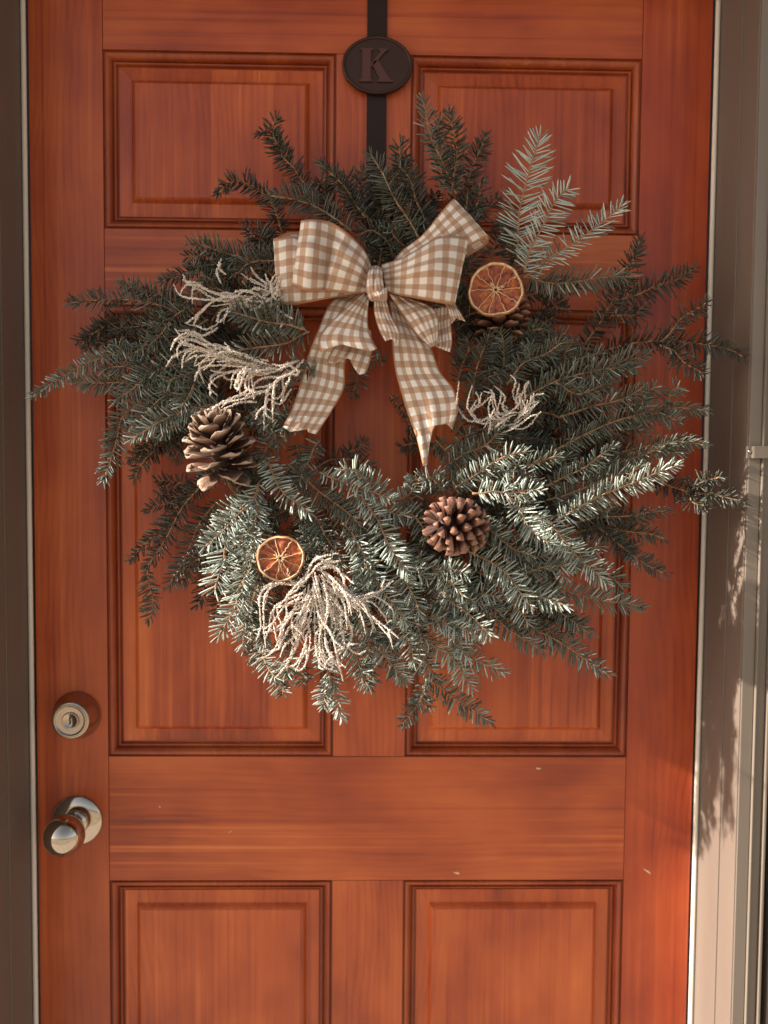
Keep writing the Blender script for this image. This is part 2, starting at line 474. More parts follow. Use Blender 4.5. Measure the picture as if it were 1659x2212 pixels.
# ------------------------------------------------------------------ the door
door = empty('front_door', (0, 0, 0), 'orange stained six panel wooden front door behind the wreath', 'door')
XL0, XL1, XR0, XR1 = -0.3587, -0.0489, 0.0514, 0.3621
Z1, Z2, ZM, Z3, Z4, Z5, ZT = 1.920, 1.6867, 1.585, 0.9673, 0.7909, 0.24, 2.035
G = 0.0006                      # hairline joint between boards
def board(name, x0, x1, z0, z1, m):
    return box(name, x0 + G/2, x1 - G/2, -0.044, 0.0, z0 + G/2, z1 - G/2, m, door, 0.0007)
wv = [wood('wood_stile_a', 'Z', 1.0, 0.95, knots=True, red=0.95), wood('wood_stile_b', 'Z', 5.3, 0.86, red=0.80)]
board('stile', -DW + 0.0006, XL0, 0.016, ZT, wv[0])
board('stile', XR1, DW - 0.0006, 0.016, ZT, wv[1])
for k, (z0, z1) in enumerate(((Z1, ZT), (ZM, Z2), (Z4, Z3), (0.016, Z5))):
    board('rail', XL0, XR1, z0, z1, wood('wood_rail_%s' % 'abcd'[k], 'X', 2.2 + 3.1 * k, knots=(k == 2)))
wm = wood('wood_mullion', 'Z', 9.4, 1.03)
for z0, z1 in ((Z2, Z1), (Z3, ZM), (Z5, Z4)):
    board('mullion', XL1, XR0, z0, z1, wm)
def rect_loft(name, x0, x1, z0, z1, prof, m, parent, cap=False):
    """mitred frame: profile of (inset, recess) run round a rectangle"""
    vs, fs = [], []
    for ins, rec in prof:
        for cx, cz in ((x0 + ins, z0 + ins), (x1 - ins, z0 + ins), (x1 - ins, z1 - ins), (x0 + ins, z1 - ins)):
            vs.append((cx, rec, cz))
    for i in range(len(prof) - 1):
        for k in range(4):
            k2 = (k + 1) % 4
            fs.append((i*4+k, i*4+k2, (i+1)*4+k2, (i+1)*4+k))
    if cap:
        b = (len(prof) - 1) * 4
        fs.append((b, b+1, b+2, b+3))
    me = mesh(name, vs, fs, m, smooth=False)
    return link(name, me, parent)
mm = 0.001
box('door_core', XL0 - 0.05, XR1 + 0.05, -0.0405, -0.0135, 0.05, ZT - 0.04, wv[1], door)
ovolo = [(0.0, 0.0), (0.3, 4.2), (2.1, 4.4), (2.4, 1.6), (3.2, 0.5), (4.4, 0.1), (5.8, 0.5), (7.4, 1.7), (8.8, 3.4), (9.9, 5.6), (10.5, 8.4), (10.7, 11.0), (12.7, 11.2), (12.9, 7.6), (13.7, 6.6), (14.7, 6.7), (15.4, 8.0), (15.7, 12.8), (18.4, 13.0)]
raised = [(18.2, 13.2), (18.6, 10.6), (35.0, 8.6), (35.8, 8.4), (36.6, 7.4), (38.0, 5.2), (39.6, 3.0), (41.4, 1.3), (42.4, 0.5), (43.2, 0.4)]
wmold = wood('wood_moulding', 'Z', 13.7, 0.78)
kk = 0
for x0, x1 in ((XL0, XL1), (XR0, XR1)):
    for z0, z1 in ((Z2, Z1), (Z3, ZM), (Z5, Z4)):
        mo = rect_loft('moulding', x0, x1, z0, z1, [(a*mm, b*mm) for a, b in ovolo], wmold, door)
        rect_loft('raised_panel', x0, x1, z0, z1, [(a*mm, b*mm) for a, b in raised], wood('wood_panel_%s' % 'abcdef'[kk], 'Z', 17.0 + 4.3 * kk, (1.06, 1.06, 1.12, 1.02, 1.04, 1.08)[kk], 0.083), door, True)
        kk += 1
# small flaked spots and scratches where the stain is gone
mchip = paint('bare_wood', (0.62, 0.42, 0.26), 0.7, 0.2, 0.3, (200, 200, 200), 0.3)
for (px, py, w, h, a) in ((987, 1886, 9, 3, 12), (345, 1743, 2, 2, 0), (1398, 1882, 12, 2, 35), (497, 1797, 5, 1.2, -30), (1163, 1660, 7, 2, 8), (412, 1540, 12, 1.5, -25)):
    c = at(px, py, 0.0)
    s = 0.00063
    ca, sa = math.cos(math.radians(-a)), math.sin(math.radians(-a))
    ring = []
    for k in range(9):
        t = 2 * math.pi * k / 9
        q = rnd.uniform(0.6, 1.15)
        x, z = w * s * q * math.cos(t), h * s * q * math.sin(t)
        ring.append((c.x + x*ca - z*sa, -0.0004 if py > 1600 else 0.0008, c.z + x*sa + z*ca))
    if py < 1600: ring = [(x, 0.0008, z) for x, y, z in ring]
    n = len(ring)
    vs = ring + [(x, y + 0.0004, z) for x, y, z in ring]
    fs = [tuple(range(n))] + [(k, (k+1) % n, n + (k+1) % n, n + k) for k in range(n)]
    link('scuff', mesh('scuff', vs, fs, mchip, smooth=False), door)

def add_lathe(name, prof, origin, m, parent, n=64, tilt=(0, 0), smooth=True):
    vs, fs = lathe(prof, n)
    me = mesh(name, vs, fs, m, smooth=smooth)
    return link(name, me, parent, origin)
# dead bolt
dbp = at(167, 1544, 0.0)
db = add_lathe('deadbolt', [(0.0325, 0.0005), (0.0330, 0.002), (0.0322, 0.0038), (0.0310, 0.006), (0.0262, 0.0225), (0.0250, 0.0262), (0.0238, 0.0272), (0.0225, 0.0272)], dbp, M['satin'], door)
add_lathe('face_ring', [(0.0226, 0.0262), (0.0222, 0.0280), (0.0208, 0.0286), (0.0198, 0.0276), (0.0194, 0.0262), (0.0175, 0.0258), (0.0120, 0.0262), (0.0112, 0.0258)], dbp, M['satin'], db)
cyl = add_lathe('key_cylinder', [(0.0113, 0.0254), (0.0110, 0.0276), (0.0103, 0.0281), (0.0094, 0.0277), (0.0090, 0.0270), (0.0, 0.0272)], dbp, M['satin'], db)
bm = bmesh.new()
kx, kz = dbp.x, dbp.z
pts = [(-0.0009, 0.0055), (0.0007, 0.0056), (0.0011, 0.0030), (0.0002, 0.0015), (0.0013, 0.0), (0.0010, -0.0040), (-0.0006, -0.0055), (-0.0012, -0.0035), (-0.0002, -0.0012), (-0.0012, 0.0008), (-0.0010, 0.003)]
f = bm.faces.new([bm.verts.new((kx + x, -0.0276, kz + z)) for x, z in pts])
r = bmesh.ops.extrude_face_region(bm, geom=[f])
bmesh.ops.translate(bm, verts=[v for v in r['geom'] if isinstance(v, bmesh.types.BMVert)], vec=(0, 0.0012, 0))
link('keyhole', from_bm('keyhole', bm, M['dark']), door)
# knob
kp = at(167, 1772, 0.0)
kb = add_lathe('door_knob', [(0.0345, 0.0004), (0.0350, 0.0016), (0.0343, 0.0030), (0.0325, 0.0042), (0.0290, 0.0058), (0.0250, 0.0072), (0.0210, 0.0080), (0.0178, 0.0084), (0.0170, 0.0084)], kp, M['nickel'], door)
add_lathe('shank', [(0.0176, 0.0078), (0.0178, 0.0100), (0.0160, 0.0118), (0.0132, 0.0140), (0.0122, 0.0180), (0.0120, 0.0235), (0.0126, 0.0270), (0.0140, 0.0300)], kp, M['nickel'], kb)
add_lathe('knob', [(0.0135, 0.0294), (0.0160, 0.0300), (0.0205, 0.0325), (0.0243, 0.0368), (0.0262, 0.0420), (0.0266, 0.0475), (0.0258, 0.0530), (0.0238, 0.0580), (0.0212, 0.0622), (0.0186, 0.0652), (0.0150, 0.0682), (0.0110, 0.0703), (0.0060, 0.0719), (0.0, 0.0725)], kp, M['nickel'], kb)

# ------------------------------------------------------------------ hanger with the oval plaque
sx0, sx1 = at(793, 100, 0.003).x, at(836, 100, 0.003).x
hang = empty('wreath_hanger', (0.5 * (sx0 + sx1), -0.002, 1.5), 'dark metal over-door wreath hanger with an oval plaque reading K', 'wreath hanger')
bm = bmesh.new()
bm_box(bm, sx0, sx1, -0.0032, -0.0008, 1.588, ZT + 0.002, 0.0005)
bm_box(bm, sx0, sx1, -0.0032, 0.047, ZT + 0.0022, ZT + 0.0046, 0.0004)
bm_box(bm, sx0, sx1, -0.060, -0.0034, 1.5855, 1.5878, 0.0004)
bm_box(bm, sx0, sx1, -0.060, -0.0576, 1.5880, 1.612, 0.0004)
link('strap', from_bm('strap', bm, M['strap']), hang)
pc = at(815, 141, 0.010)
prx, prz = 74 * 0.000628, 60 * 0.000628
def oval(prof, n=72):
    vs, fs = [], []
    k = len(prof)
    for i in range(n):
        a = 2 * math.pi * i / n
        for f_, d in prof:
            e = f_
            vs.append((pc.x + (prx + e) * math.cos(a) if e > -0.03 else pc.x, -d, pc.z + (prz + e) * math.sin(a) if e > -0.03 else pc.z))
    for i in range(n):
        j = (i + 1) % n
        for q in range(k - 1):
            fs.append((i*k+q, i*k+q+1, j*k+q+1, j*k+q))
    return vs, fs
vs, fs = oval([(-0.001, 0.0036), (0.0002, 0.0070), (0.0, 0.0105), (-0.0012, 0.0122), (-0.0028, 0.0122), (-0.0038, 0.0108), (-0.0042, 0.0098)])
plq = link('plaque', mesh('plaque', vs, fs, M['plaque']), hang)
n = 72
ring = [(pc.x + (prx - 0.0040) * math.cos(2*math.pi*i/n), -0.0100, pc.z + (prz - 0.0040) * math.sin(2*math.pi*i/n)) for i in range(n)]
link('plaque_face', mesh('plaque_face', ring, [tuple(range(n))], M['plaque'], smooth=False), plq)
# serif K in relief, outline in millimetres about the plaque's centre
u = 0.00062
def poly(bm, pts):
    f = bm.faces.new([bm.verts.new((pc.x + x * u, -0.0128, pc.z + z * u)) for x, z in pts])
    r = bmesh.ops.extrude_face_region(bm, geom=[f])
    bmesh.ops.translate(bm, verts=[v for v in r['geom'] if isinstance(v, bmesh.types.BMVert)], vec=(0, 0.0030, 0))
bm = bmesh.new()
poly(bm, [(-36, 33), (-9, 33), (-9, 30), (-13, 28), (-14, 3), (-13.6, -6), (-14, -30), (-10, -33), (-9, -36), (-39, -36), (-38, -33), (-33, -30), (-32, 28), (-36, 30)])
poly(bm, [(-13.4, 3), (4, 22), (6, 28), (3, 30), (2, 33), (24, 33), (24, 30), (18, 28), (10, 20), (2, 9), (0, 7), (-13.4, -7)])
poly(bm, [(-8, 6), (2, 8.6), (26, -29), (33, -33), (34, -36), (0, -36), (0, -33), (5, -31), (4, -27), (-10, -2)])
link('letter_k', from_bm('letter_k', bm, M['letter']), plq)

# ------------------------------------------------------------------ the wreath's fir branches
UP = np.array([0.0, -1.0, 0.0])                 # out of the door, towards the viewer
def needles(axis, nl, style, roll, dens, tone):
    """needles of one twig: arrays of verts, faces, material, tone"""
    P = np.asarray(axis, float)
    seg = np.linalg.norm(np.diff(P, axis=0), axis=1)
    s = np.concatenate([[0], np.cumsum(seg)])
    Ltot = s[-1]
    rows = {'f': [(1, 5, 1.0), (-1, 5, 1.0), (1, 30, 1.35), (-1, 30, 1.35), (1, 62, 3.2), (-1, 62, 3.2)],
            'u': [(1, 4, 1.0), (-1, 4, 1.0), (1, 26, 1.7), (-1, 26, 1.7), (1, 60, 4.0), (-1, 60, 4.0)],
            'b': [(1, 8, 1.0), (-1, 8, 1.0), (1, 38, 1.5), (-1, 38, 1.5), (1, 66, 2.0), (-1, 66, 2.0), (1, -30, 2.0), (-1, -30, 2.0)],
            's': [(1, 2, 1.0), (-1, 2, 1.0), (1, 14, 1.3), (-1, 14, 1.3)]}[style]
    sp = 0.0041 / dens
    V, F, MI, TO = [], [], [], []
    tone = float(np.clip(tone + rng.normal(0, 0.07), 0, 1))
    allp, alld, alll, allk, allW, allt = [], [], [], [], [], []
    for side, el, gap in rows:
        n = max(3, int(Ltot * 0.97 / (sp * gap)))
        t = (np.arange(n) + rng.uniform(0.1, 0.9, n)) / n
        t = 0.02 + t * 0.98
        gaps = rng.random(5)                     # where needles have been knocked off
        keep = np.ones(n, bool)
        for g in gaps[:rng.integers(0, 4)]:
            keep &= ~((np.abs(t - g) < 0.022) & (rng.random(n) < 0.8))
        keep &= rng.random(n) > 0.05
        t = t[keep]; n = len(t)
        d = t * Ltot
        pos = np.stack([np.interp(d, s, P[:, k]) for k in range(3)], 1)
        T = np.stack([np.interp(d + 0.002, s, P[:, k]) - np.interp(d - 0.004, s, P[:, k]) for k in range(3)], 1)
        T /= np.linalg.norm(T, axis=1)[:, None] + 1e-12
        Nn = UP - (T @ UP)[:, None] * T
        Nn /= np.linalg.norm(Nn, axis=1)[:, None] + 1e-9
        B = np.cross(T, Nn)
        rr = math.radians(roll)
        N2 = math.cos(rr) * Nn + math.sin(rr) * B
        B2 = math.cos(rr) * B - math.sin(rr) * Nn
        e = np.radians(el + rng.normal(0, 7, n))
        a = np.radians(np.interp(t, [0, 0.7, 0.93, 1.0], [72, 66, 48, 20]) + 7 * np.sin(t * rng.uniform(4, 11) + rng.uniform(0, 6)) + rng.normal(0, 7, n))
        D = np.cos(a)[:, None] * T + np.sin(a)[:, None] * (side * np.cos(e)[:, None] * B2 + np.sin(e)[:, None] * N2)
        D /= np.linalg.norm(D, axis=1)[:, None]
        ln = nl * np.interp(t, [0, 0.1, 0.3, 0.75, 1.0], [0.6, 0.88, 1.0, 0.95, 0.55]) * rng.uniform(0.68, 1.12, n) * (0.82 if abs(el) > 30 else 1)
        W = T - np.sum(T * D, 1)[:, None] * D
        W /= np.linalg.norm(W, axis=1)[:, None] + 1e-9
        K = np.cross(D, W)
        sg = np.sign(np.sum(K * N2, 1)); sg[sg == 0] = 1
        K *= sg[:, None]; W = W * sg[:, None]
        tw = rng.normal(0, 0.22, n)
        W, K = np.cos(tw)[:, None] * W + np.sin(tw)[:, None] * K, np.cos(tw)[:, None] * K - np.sin(tw)[:, None] * W
        allp.append(pos); alld.append(D); alll.append(ln); allk.append(K); allW.append(W)
        tt = np.clip(tone + rng.normal(0, 0.16, n), 0.05, 1); tt[rng.random(n) < 0.025] = 0.0; allt.append(tt)
    pos = np.concatenate(allp); D = np.concatenate(alld); ln = np.concatenate(alll)[:, None]; K = np.concatenate(allk); W = np.concatenate(allW); to = np.concatenate(allt)
    n = len(pos)
    w = 0.00102
    bend = rng.normal(0.06, 0.11, n)[:, None]
    T0 = W * np.sign(np.sum(W, 1))[:, None]
    rings = []
    for f_, ww in ((0.0, 0.55), (0.40, 1.0), (0.84, 0.85)):
        c = pos + D * ln * f_ + K * ln * bend * (f_ * f_)
        rings += [c - W * w * ww, c + W * w * ww, c + K * w * 0.85 * ww]
    tip = pos + D * ln + K * ln * bend
    VV = np.stack(rings + [tip], 1)             # n,10,3
    base = (np.arange(n) * 10)[:, None]
    q = np.array([[0, 1, 4, 3], [3, 4, 7, 6], [1, 2, 5, 4], [4, 5, 8, 7], [2, 0, 3, 5], [5, 3, 6, 8]])
    tri = np.array([[6, 7, 9], [7, 8, 9], [8, 6, 9]])
    Q = (base[:, :, None] + q[None]).reshape(-1, 4)
    R = (base[:, :, None] + tri[None]).reshape(-1, 3)
    flip = style in 'su'
    # needles twist on the twig, so some show pale undersides, more where sunlight is painted in
    pf = {'s': 0.94, 'u': 0.62}.get(style, 0.05 + 0.45 * max(0.0, tone - 0.3))
    fl = rng.random(n) < pf
    mq = np.where(fl[:, None], np.array([0, 0, 1, 1, 1, 1]), np.array([1, 1, 0, 0, 0, 0])).ravel()
    mr = np.where(fl[:, None], np.array([0, 1, 1]), np.array([1, 0, 0])).ravel()
    return VV.reshape(-1, 3), Q, R, mq, mr, np.repeat(to, 10)

def fast_mesh(name, V, Q, R, mq, mr, to, mats):
    me = bpy.data.meshes.new(name)
    nq, nr = len(Q), len(R)
    me.vertices.add(len(V))
    me.vertices.foreach_set('co', np.ascontiguousarray(V, dtype=np.float32).ravel())
    me.loops.add(nq * 4 + nr * 3)
    me.loops.foreach_set('vertex_index', np.concatenate([Q.ravel(), R.ravel()]).astype(np.int32))
    me.polygons.add(nq + nr)
    me.polygons.foreach_set('loop_start', np.concatenate([np.arange(nq) * 4, nq * 4 + np.arange(nr) * 3]).astype(np.int32))
    for m in mats: me.materials.append(m)
    me.polygons.foreach_set('material_index', np.concatenate([mq, mr]).astype(np.int32))
    me.polygons.foreach_set('use_smooth', np.ones(nq + nr, dtype=bool))
    a = me.attributes.new('tone', 'FLOAT', 'POINT')
    a.data.foreach_set('value', to.astype(np.float32))
    me.update(calc_edges=True)
    me.validate()
    return me

wreath = empty('wreath', at(800, 880, 0.05), 'large round fir branch wreath with bow, cones and orange slices hanging on the orange door', 'wreath')
nbranch = 0
def branch(paths, nl, style, roll=0.0, dens=1.0, tone=0.5, rad=0.0015):
    """paths: list of (3D points); the first is the main stem, the others its side twigs"""
    global nbranch
    SV, SF, off = [], [], 0
    NV, NQ, NR, MQ, MR, TO = [], [], [], [], [], []
    voff = 0
    for i, pts in enumerate(paths):
        ax = catmull(pts, max(8, 5 * len(pts)))
        tt_ = np.linspace(0, 1, len(ax))[:, None]
        ax = ax + 0.0016 * np.sin(tt_ * rng.uniform(5, 12, 3) + rng.uniform(0, 6, 3)) * np.minimum(1, tt_ * 3)
        r0 = rad * (1.0 if i == 0 else 0.75)
        rr = np.linspace(r0, r0 * 0.55, len(ax))
        rr[-2:] = (r0 * 0.95, r0 * 0.35)        # the bud at the tip
        v, f = tube(ax, rr * rng.uniform(0.88, 1.12, len(ax)), 6)
        SV.append(v); SF += [tuple(k + off for k in g) for g in f]; off += len(v)
        a, q, r, mq, mr, to = needles(ax, nl * (1.0 if i == 0 else 0.9), style, roll + rng.normal(0, 8), dens, tone)
        NV.append(a); NQ.append(q + voff); NR.append(r + voff); MQ.append(mq); MR.append(mr); TO.append(to)
        voff += len(a)
    st = link('fir_branch', mesh('fir_branch', np.concatenate(SV), SF, M['twig']), wreath)
    nd = fast_mesh('needles', np.concatenate(NV), np.concatenate(NQ), np.concatenate(NR), np.concatenate(MQ), np.concatenate(MR), np.concatenate(TO), [M['needle'], M['needle_pale']])
    o = link('needles', nd, st)
    o.location = (0, 0, 0)
    tag(o, kind='stuff')
    # the branch object has its origin at the wreath's; its needles share it
    nbranch += 1
    return st

# branches traced by eye: style, needle length (mm), depth at foot, depth at tip, tone (raised to paint in sunlight), then the stem's points;
# further stems of the same branch follow after a bar
B = []
auto = True
def br(style, nl, d0, d1, tone, txt, roll=0, dens=1.0, twigs=0):
    paths = []
    for k, part in enumerate(txt.split('|')):
        q = [float(a) for a in part.replace(',', ' ').split()]
        xy = list(zip(q[0::2], q[1::2]))
        n = len(xy)
        if auto and k == 0 and twigs == 0 and style == 'f' and '|' not in txt and math.hypot(xy[-1][0]-xy[0][0], xy[-1][1]-xy[0][1]) > 105:
            twigs = rnd.choice((0, 1, 1, 2))
        dd0 = d0 if k == 0 else d0 + (d1 - d0) * 0.5
        paths.append([np.array(at(x, y, dd0 + (d1 - dd0) * i / (n - 1))) for i, (x, y) in enumerate(xy)])
    if style == 'f' and tone >= 0.74: style = 'u'  # palest branches, painted as sunlit, switch to mostly pale needles
    if twigs:
        m = paths[0]
        ax = catmull(m, 24)
        L0 = float(np.sum(np.linalg.norm(np.diff(ax, axis=0), axis=1)))
        for k in range(twigs):
            f = rnd.uniform(0.12, 0.55)
            i = int(f * 23)
            T = ax[min(i + 2, 23)] - ax[i]; T /= np.linalg.norm(T)
            sd_ = rnd.choice((-1, 1))
            Bv = np.cross(T, np.array([0, -1.0, 0])); Bv /= np.linalg.norm(Bv)
            Ls = L0 * (1 - f) * rnd.uniform(0.45, 0.8)
            a_ = math.radians(rnd.uniform(28, 48))
            dz = np.array([0, rnd.uniform(0.08, 0.35), 0])
            dr = T * math.cos(a_) + Bv * (sd_ * math.sin(a_)) + dz
            paths.append([ax[i], ax[i] + dr * Ls * 0.5, ax[i] + dr * Ls + T * Ls * 0.12])
    B.append((paths, nl * 1.32 / 1000.0, style, roll, dens, tone))
# top
br('b', 15, .06, .07, .10, '668,415 640,372 608,330 582,292 560,288')
br('b', 15, .06, .08, .15, '625,350 600,318 592,285 598,256')
br('b', 15, .05, .07, .12, '612,520 598,470 575,425 540,397 505,395 474,418')
br('f', 18, .10, .09, .30, '760,500 700,455 650,434 584,424', 12)
br('b', 15, .08, .07, .20, '790,470 745,410 712,372 688,346', 10)
br('f', 16, .07, .07, .25, '800,480 770,420 748,385 722,378', 15)
br('f', 18, .11, .10, .25, '905,515 870,455 835,392 800,330', -8)
br('b', 16, .07, .08, .15, '885,440 868,380 862,330 872,300')
br('f', 17, .09, .09, .22, '930,500 898,430 880,380 858,350', 14)
br('s', 17, .09, .11, .30, '985,420 955,350 930,290 910,212', 20)
br('b', 16, .09, .10, .15, '975,420 985,350 980,290 972,240')
br('b', 16, .09, .10, .20, '960,410 950,350 945,310 950,262')
br('b', 15, .07, .08, .10, '1005,460 1018,380 1035,325 1048,290')
br('f', 15, .06, .08, .30, '1008,520 1024,460 1036,410 1042,390', -20)
br('f', 15, .05, .07, .15, '830,520 790,470 760,440 735,400')
br('f', 16, .05, .07, .15, '860,520 850,470 845,430 830,400')
br('f', 16, .08, .10, .30, '850,555 835,520 800,500 770,505')
br('f', 15, .08, .11, .35, '880,560 870,530 850,505 846,490')
br('f', 15, .08, .10, .35, '860,570 890,540 915,520 925,500')
br('f', 15, .05, .07, .15, '960,520 975,470 985,440 990,420')
br('f', 15, .05, .06, .15, '730,500 715,440 700,410 690,395')
br('f', 15, .05, .06, .15, '940,540 915,480 905,440 900,420')
# top right, undersides showing
br('s', 25, .10, .09, .95, '1118,560 1122,490 1130,420 1146,350 1168,296', 0, .80)
br('s', 21, .11, .10, .90, '1132,590 1150,530 1180,470 1205,430 1226,408', 8, .80)
br('s', 21, .11, .10, .80, '1130,600 1170,572 1230,535 1290,485 1346,442', -38, .80)
br('f', 17, .10, .08, .60, '1132,597 1180,608 1240,606 1300,602 1370,598', 40)
br('f', 16, .06, .08, .30, '1060,560 1075,520 1090,490 1085,470')
br('f', 16, .06, .08, .30, '1110,600 1115,560 1100,520 1080,495')
br('f', 15, .05, .06, .10, '1130,640 1180,630 1220,622 1245,620|1170,632 1200,660 1225,668')
br('b', 17, .07, .07, .08, '1240,775 1300,690 1342,620 1362,565 1386,512')
br('b', 17, .07, .09, .06, '1330,650 1390,632 1445,608 1496,582|1318,682 1360,682 1392,664', 35)
br('b', 17, .07, .14, .04, '1270,772 1340,748 1430,738 1520,742 1575,752 1606,771|1428,738 1460,705 1495,672 1526,650|1426,745 1470,770 1514,811', 30)
br('f', 17, .09, .11, .42, '1095,830 1128,790 1170,765 1216,741', -25)
br('f', 16, .08, .10, .40, '1180,830 1215,795 1255,772 1298,763', -30)
br('f', 19, .10, .11, .38, '1130,860 1198,822 1260,808 1320,798 1370,795|1200,825 1240,848 1290,838 1326,826|1260,808 1310,795 1394,763', 20)
br('f', 15, .08, .09, .40, '1020,860 1030,800 1045,750 1055,715', 10)
br('f', 15, .08, .09, .40, '1080,840 1090,790 1085,745 1080,715', -10)
br('f', 15, .07, .09, .40, '1040,880 1070,830 1110,790 1130,770')
br('f', 15, .07, .09, .45, '1000,900 1020,850 1050,820 1090,800', 15)
br('f', 15, .07, .09, .40, '985,830 1000,790 1010,760 1005,725')
br('f', 15, .07, .09, .45, '1130,800 1140,760 1150,730 1150,700')
br('f', 15, .07, .09, .40, '1150,790 1175,755 1195,735 1225,715')
br('f', 15, .06, .08, .30, '1170,880 1180,850 1175,800 1185,770')
br('f', 16, .10, .12, .45, '1150,1000 1200,972 1300,925 1371,898 1450,878 1530,884|1368,904 1388,868 1412,832|1440,880 1452,850 1463,830|1375,902 1425,896 1475,910', 10)
br('f', 15, .08, .12, .50, '1200,1020 1300,992 1390,965 1440,950 1500,944', 30)
br('f', 15, .09, .13, .55, '1230,1040 1330,1000 1400,975 1455,955 1522,962', 25)
br('f', 14, .10, .12, .55, '1180,1050 1230,1025 1285,995 1326,962', 20)
br('f', 18, .12, .15, .75, '1200,1125 1280,1082 1350,1050 1410,1022 1464,1006', 15, 1.2)
br('b', 17, .07, .13, .05, '1390,1030 1430,1044 1481,1058 1540,1070 1599,1085|1481,1056 1520,1040 1558,1028|1481,1064 1500,1084 1527,1099', 25)
br('f', 14, .08, .10, .35, '1230,1130 1300,1118 1370,1110 1442,1104', 35)
br('f', 15, .07, .09, .30, '1240,1150 1310,1140 1380,1150 1436,1166', 15)
br('f', 16, .07, .09, .35, '1230,1110 1285,1135 1350,1185 1390,1218 1438,1240', -15)
br('f', 17, .13, .15, .80, '1150,1110 1185,1130 1235,1185 1270,1225 1312,1262', 10, 1.15)
br('f', 17, .14, .17, .85, '1115,1060 1118,1095 1140,1135 1190,1172', 10, 1.15)
br('f', 15, .15, .16, .80, '1020,1066 1070,1064 1120,1062 1168,1059', 0, 1.1)
br('f', 16, .11, .14, .70, '1060,1250 1120,1242 1180,1225 1242,1216', 15)
br('f', 16, .11, .14, .80, '1030,1235 1090,1258 1150,1285 1222,1310', -10, 1.15)
br('f', 17, .10, .12, .60, '1090,1250 1170,1268 1245,1285 1320,1298 1385,1314', 5)
br('f', 16, .10, .12, .60, '1010,1285 1060,1322 1110,1365 1174,1408', 10)
br('f', 17, .09, .12, .55, '1060,1305 1110,1335 1175,1370 1240,1410 1316,1458', -10)
br('f', 15, .08, .10, .50, '1110,1330 1160,1345 1200,1370 1210,1395')
br('f', 15, .08, .10, .45, '1140,1310 1190,1320 1230,1350 1240,1375')
br('f', 16, .12, .15, .80, '900,1200 935,1225 975,1265 1000,1285|940,1228 975,1232 1010,1240', 0, 1.1)
br('f', 16, .12, .15, .80, '945,1270 985,1305 1030,1345 1068,1378', 0, 1.1)
br('f', 16, .12, .14, .85, '900,1330 940,1335 990,1355 1040,1375')
br('f', 16, .11, .13, .80, '930,1310 960,1345 985,1385 1010,1420', 5)
# bottom
br('f', 16, .09, .08, .75, '900,1360 912,1400 925,1440 938,1468', -20)
br('f', 16, .10, .09, .80, '920,1385 975,1412 1035,1432 1092,1450', 10, 1.1)
br('f', 16, .10, .085, .85, '960,1400 985,1430 1005,1462 1018,1490', 0, 1.1)
br('f', 16, .06, .07, .45, '915,1460 955,1490 1003,1520 1062,1558', 5, 1.1)
br('f', 14, .06, .07, .70, '922,1468 912,1498 900,1525 872,1568', 10)
br('f', 16, .14, .15, .85, '760,1150 790,1210 830,1280 876,1346', 5, 1.1)
br('f', 16, .12, .10, .85, '770,1320 800,1370 840,1425 878,1470', 10, 1.1)
br('f', 17, .14, .15, .85, '780,1070 810,1120 845,1180 882,1240', 0, 1.1)
br('f', 16, .12, .14, .70, '845,1170 870,1190 885,1215 905,1235')
br('f', 16, .08, .075, .75, '690,1380 705,1430 722,1490 740,1550', 0, 1.1)
br('f', 15, .09, .12, .75, '560,1385 570,1415 582,1445 594,1472')
br('f', 15, .08, .10, .40, '600,1430 605,1455 606,1480 610,1506')
br('f', 15, .10, .12, .70, '612,1370 615,1400 620,1430 622,1460')
br('f', 15, .06, .08, .05, '560,1330 553,1365 550,1400 546,1432')
br('f', 15, .08, .10, .40, '640,1420 650,1450 655,1470 660,1478')
br('f', 16, .10, .12, .65, '740,1370 760,1410 780,1450 800,1480')
br('f', 16, .09, .11, .65, '800,1400 805,1430 800,1460 798,1490', 15)
br('f', 16, .08, .08, .70, '830,1380 845,1415 860,1440 868,1470')
# lower middle, between the bottom sprays
br('f', 17, .13, .15, .78, '835,1150 862,1210 885,1270 905,1330')
br('f', 17, .11, .14, .62, '850,1240 880,1300 900,1350 912,1400')
br('f', 16, .10, .13, .80, '840,1290 862,1340 885,1390 892,1440', -10)
br('f', 17, .10, .13, .55, '900,1180 925,1240 950,1300 965,1350', 10)
br('f', 16, .09, .12, .45, '800,1260 815,1320 835,1370 850,1410')
br('f', 16, .11, .13, .70, '960,1200 1000,1250 1040,1290 1080,1320')
br('f', 17, .12, .14, .76, '1010,1190 1060,1215 1110,1260 1150,1310')
br('f', 16, .09, .12, .55, '740,1260 765,1320 790,1370 800,1420')
br('f', 17, .10, .12, .50, '1200,1180 1260,1205 1310,1240 1350,1280')
br('f', 17, .09, .12, .40, '1210,900 1280,880 1340,860 1390,840', 15)
br('f', 17, .08, .11, .38, '1220,950 1290,935 1350,930 1400,925', -10)
br('f', 17, .09, .12, .55, '1180,1080 1250,1060 1320,1030 1390,1010', 10)
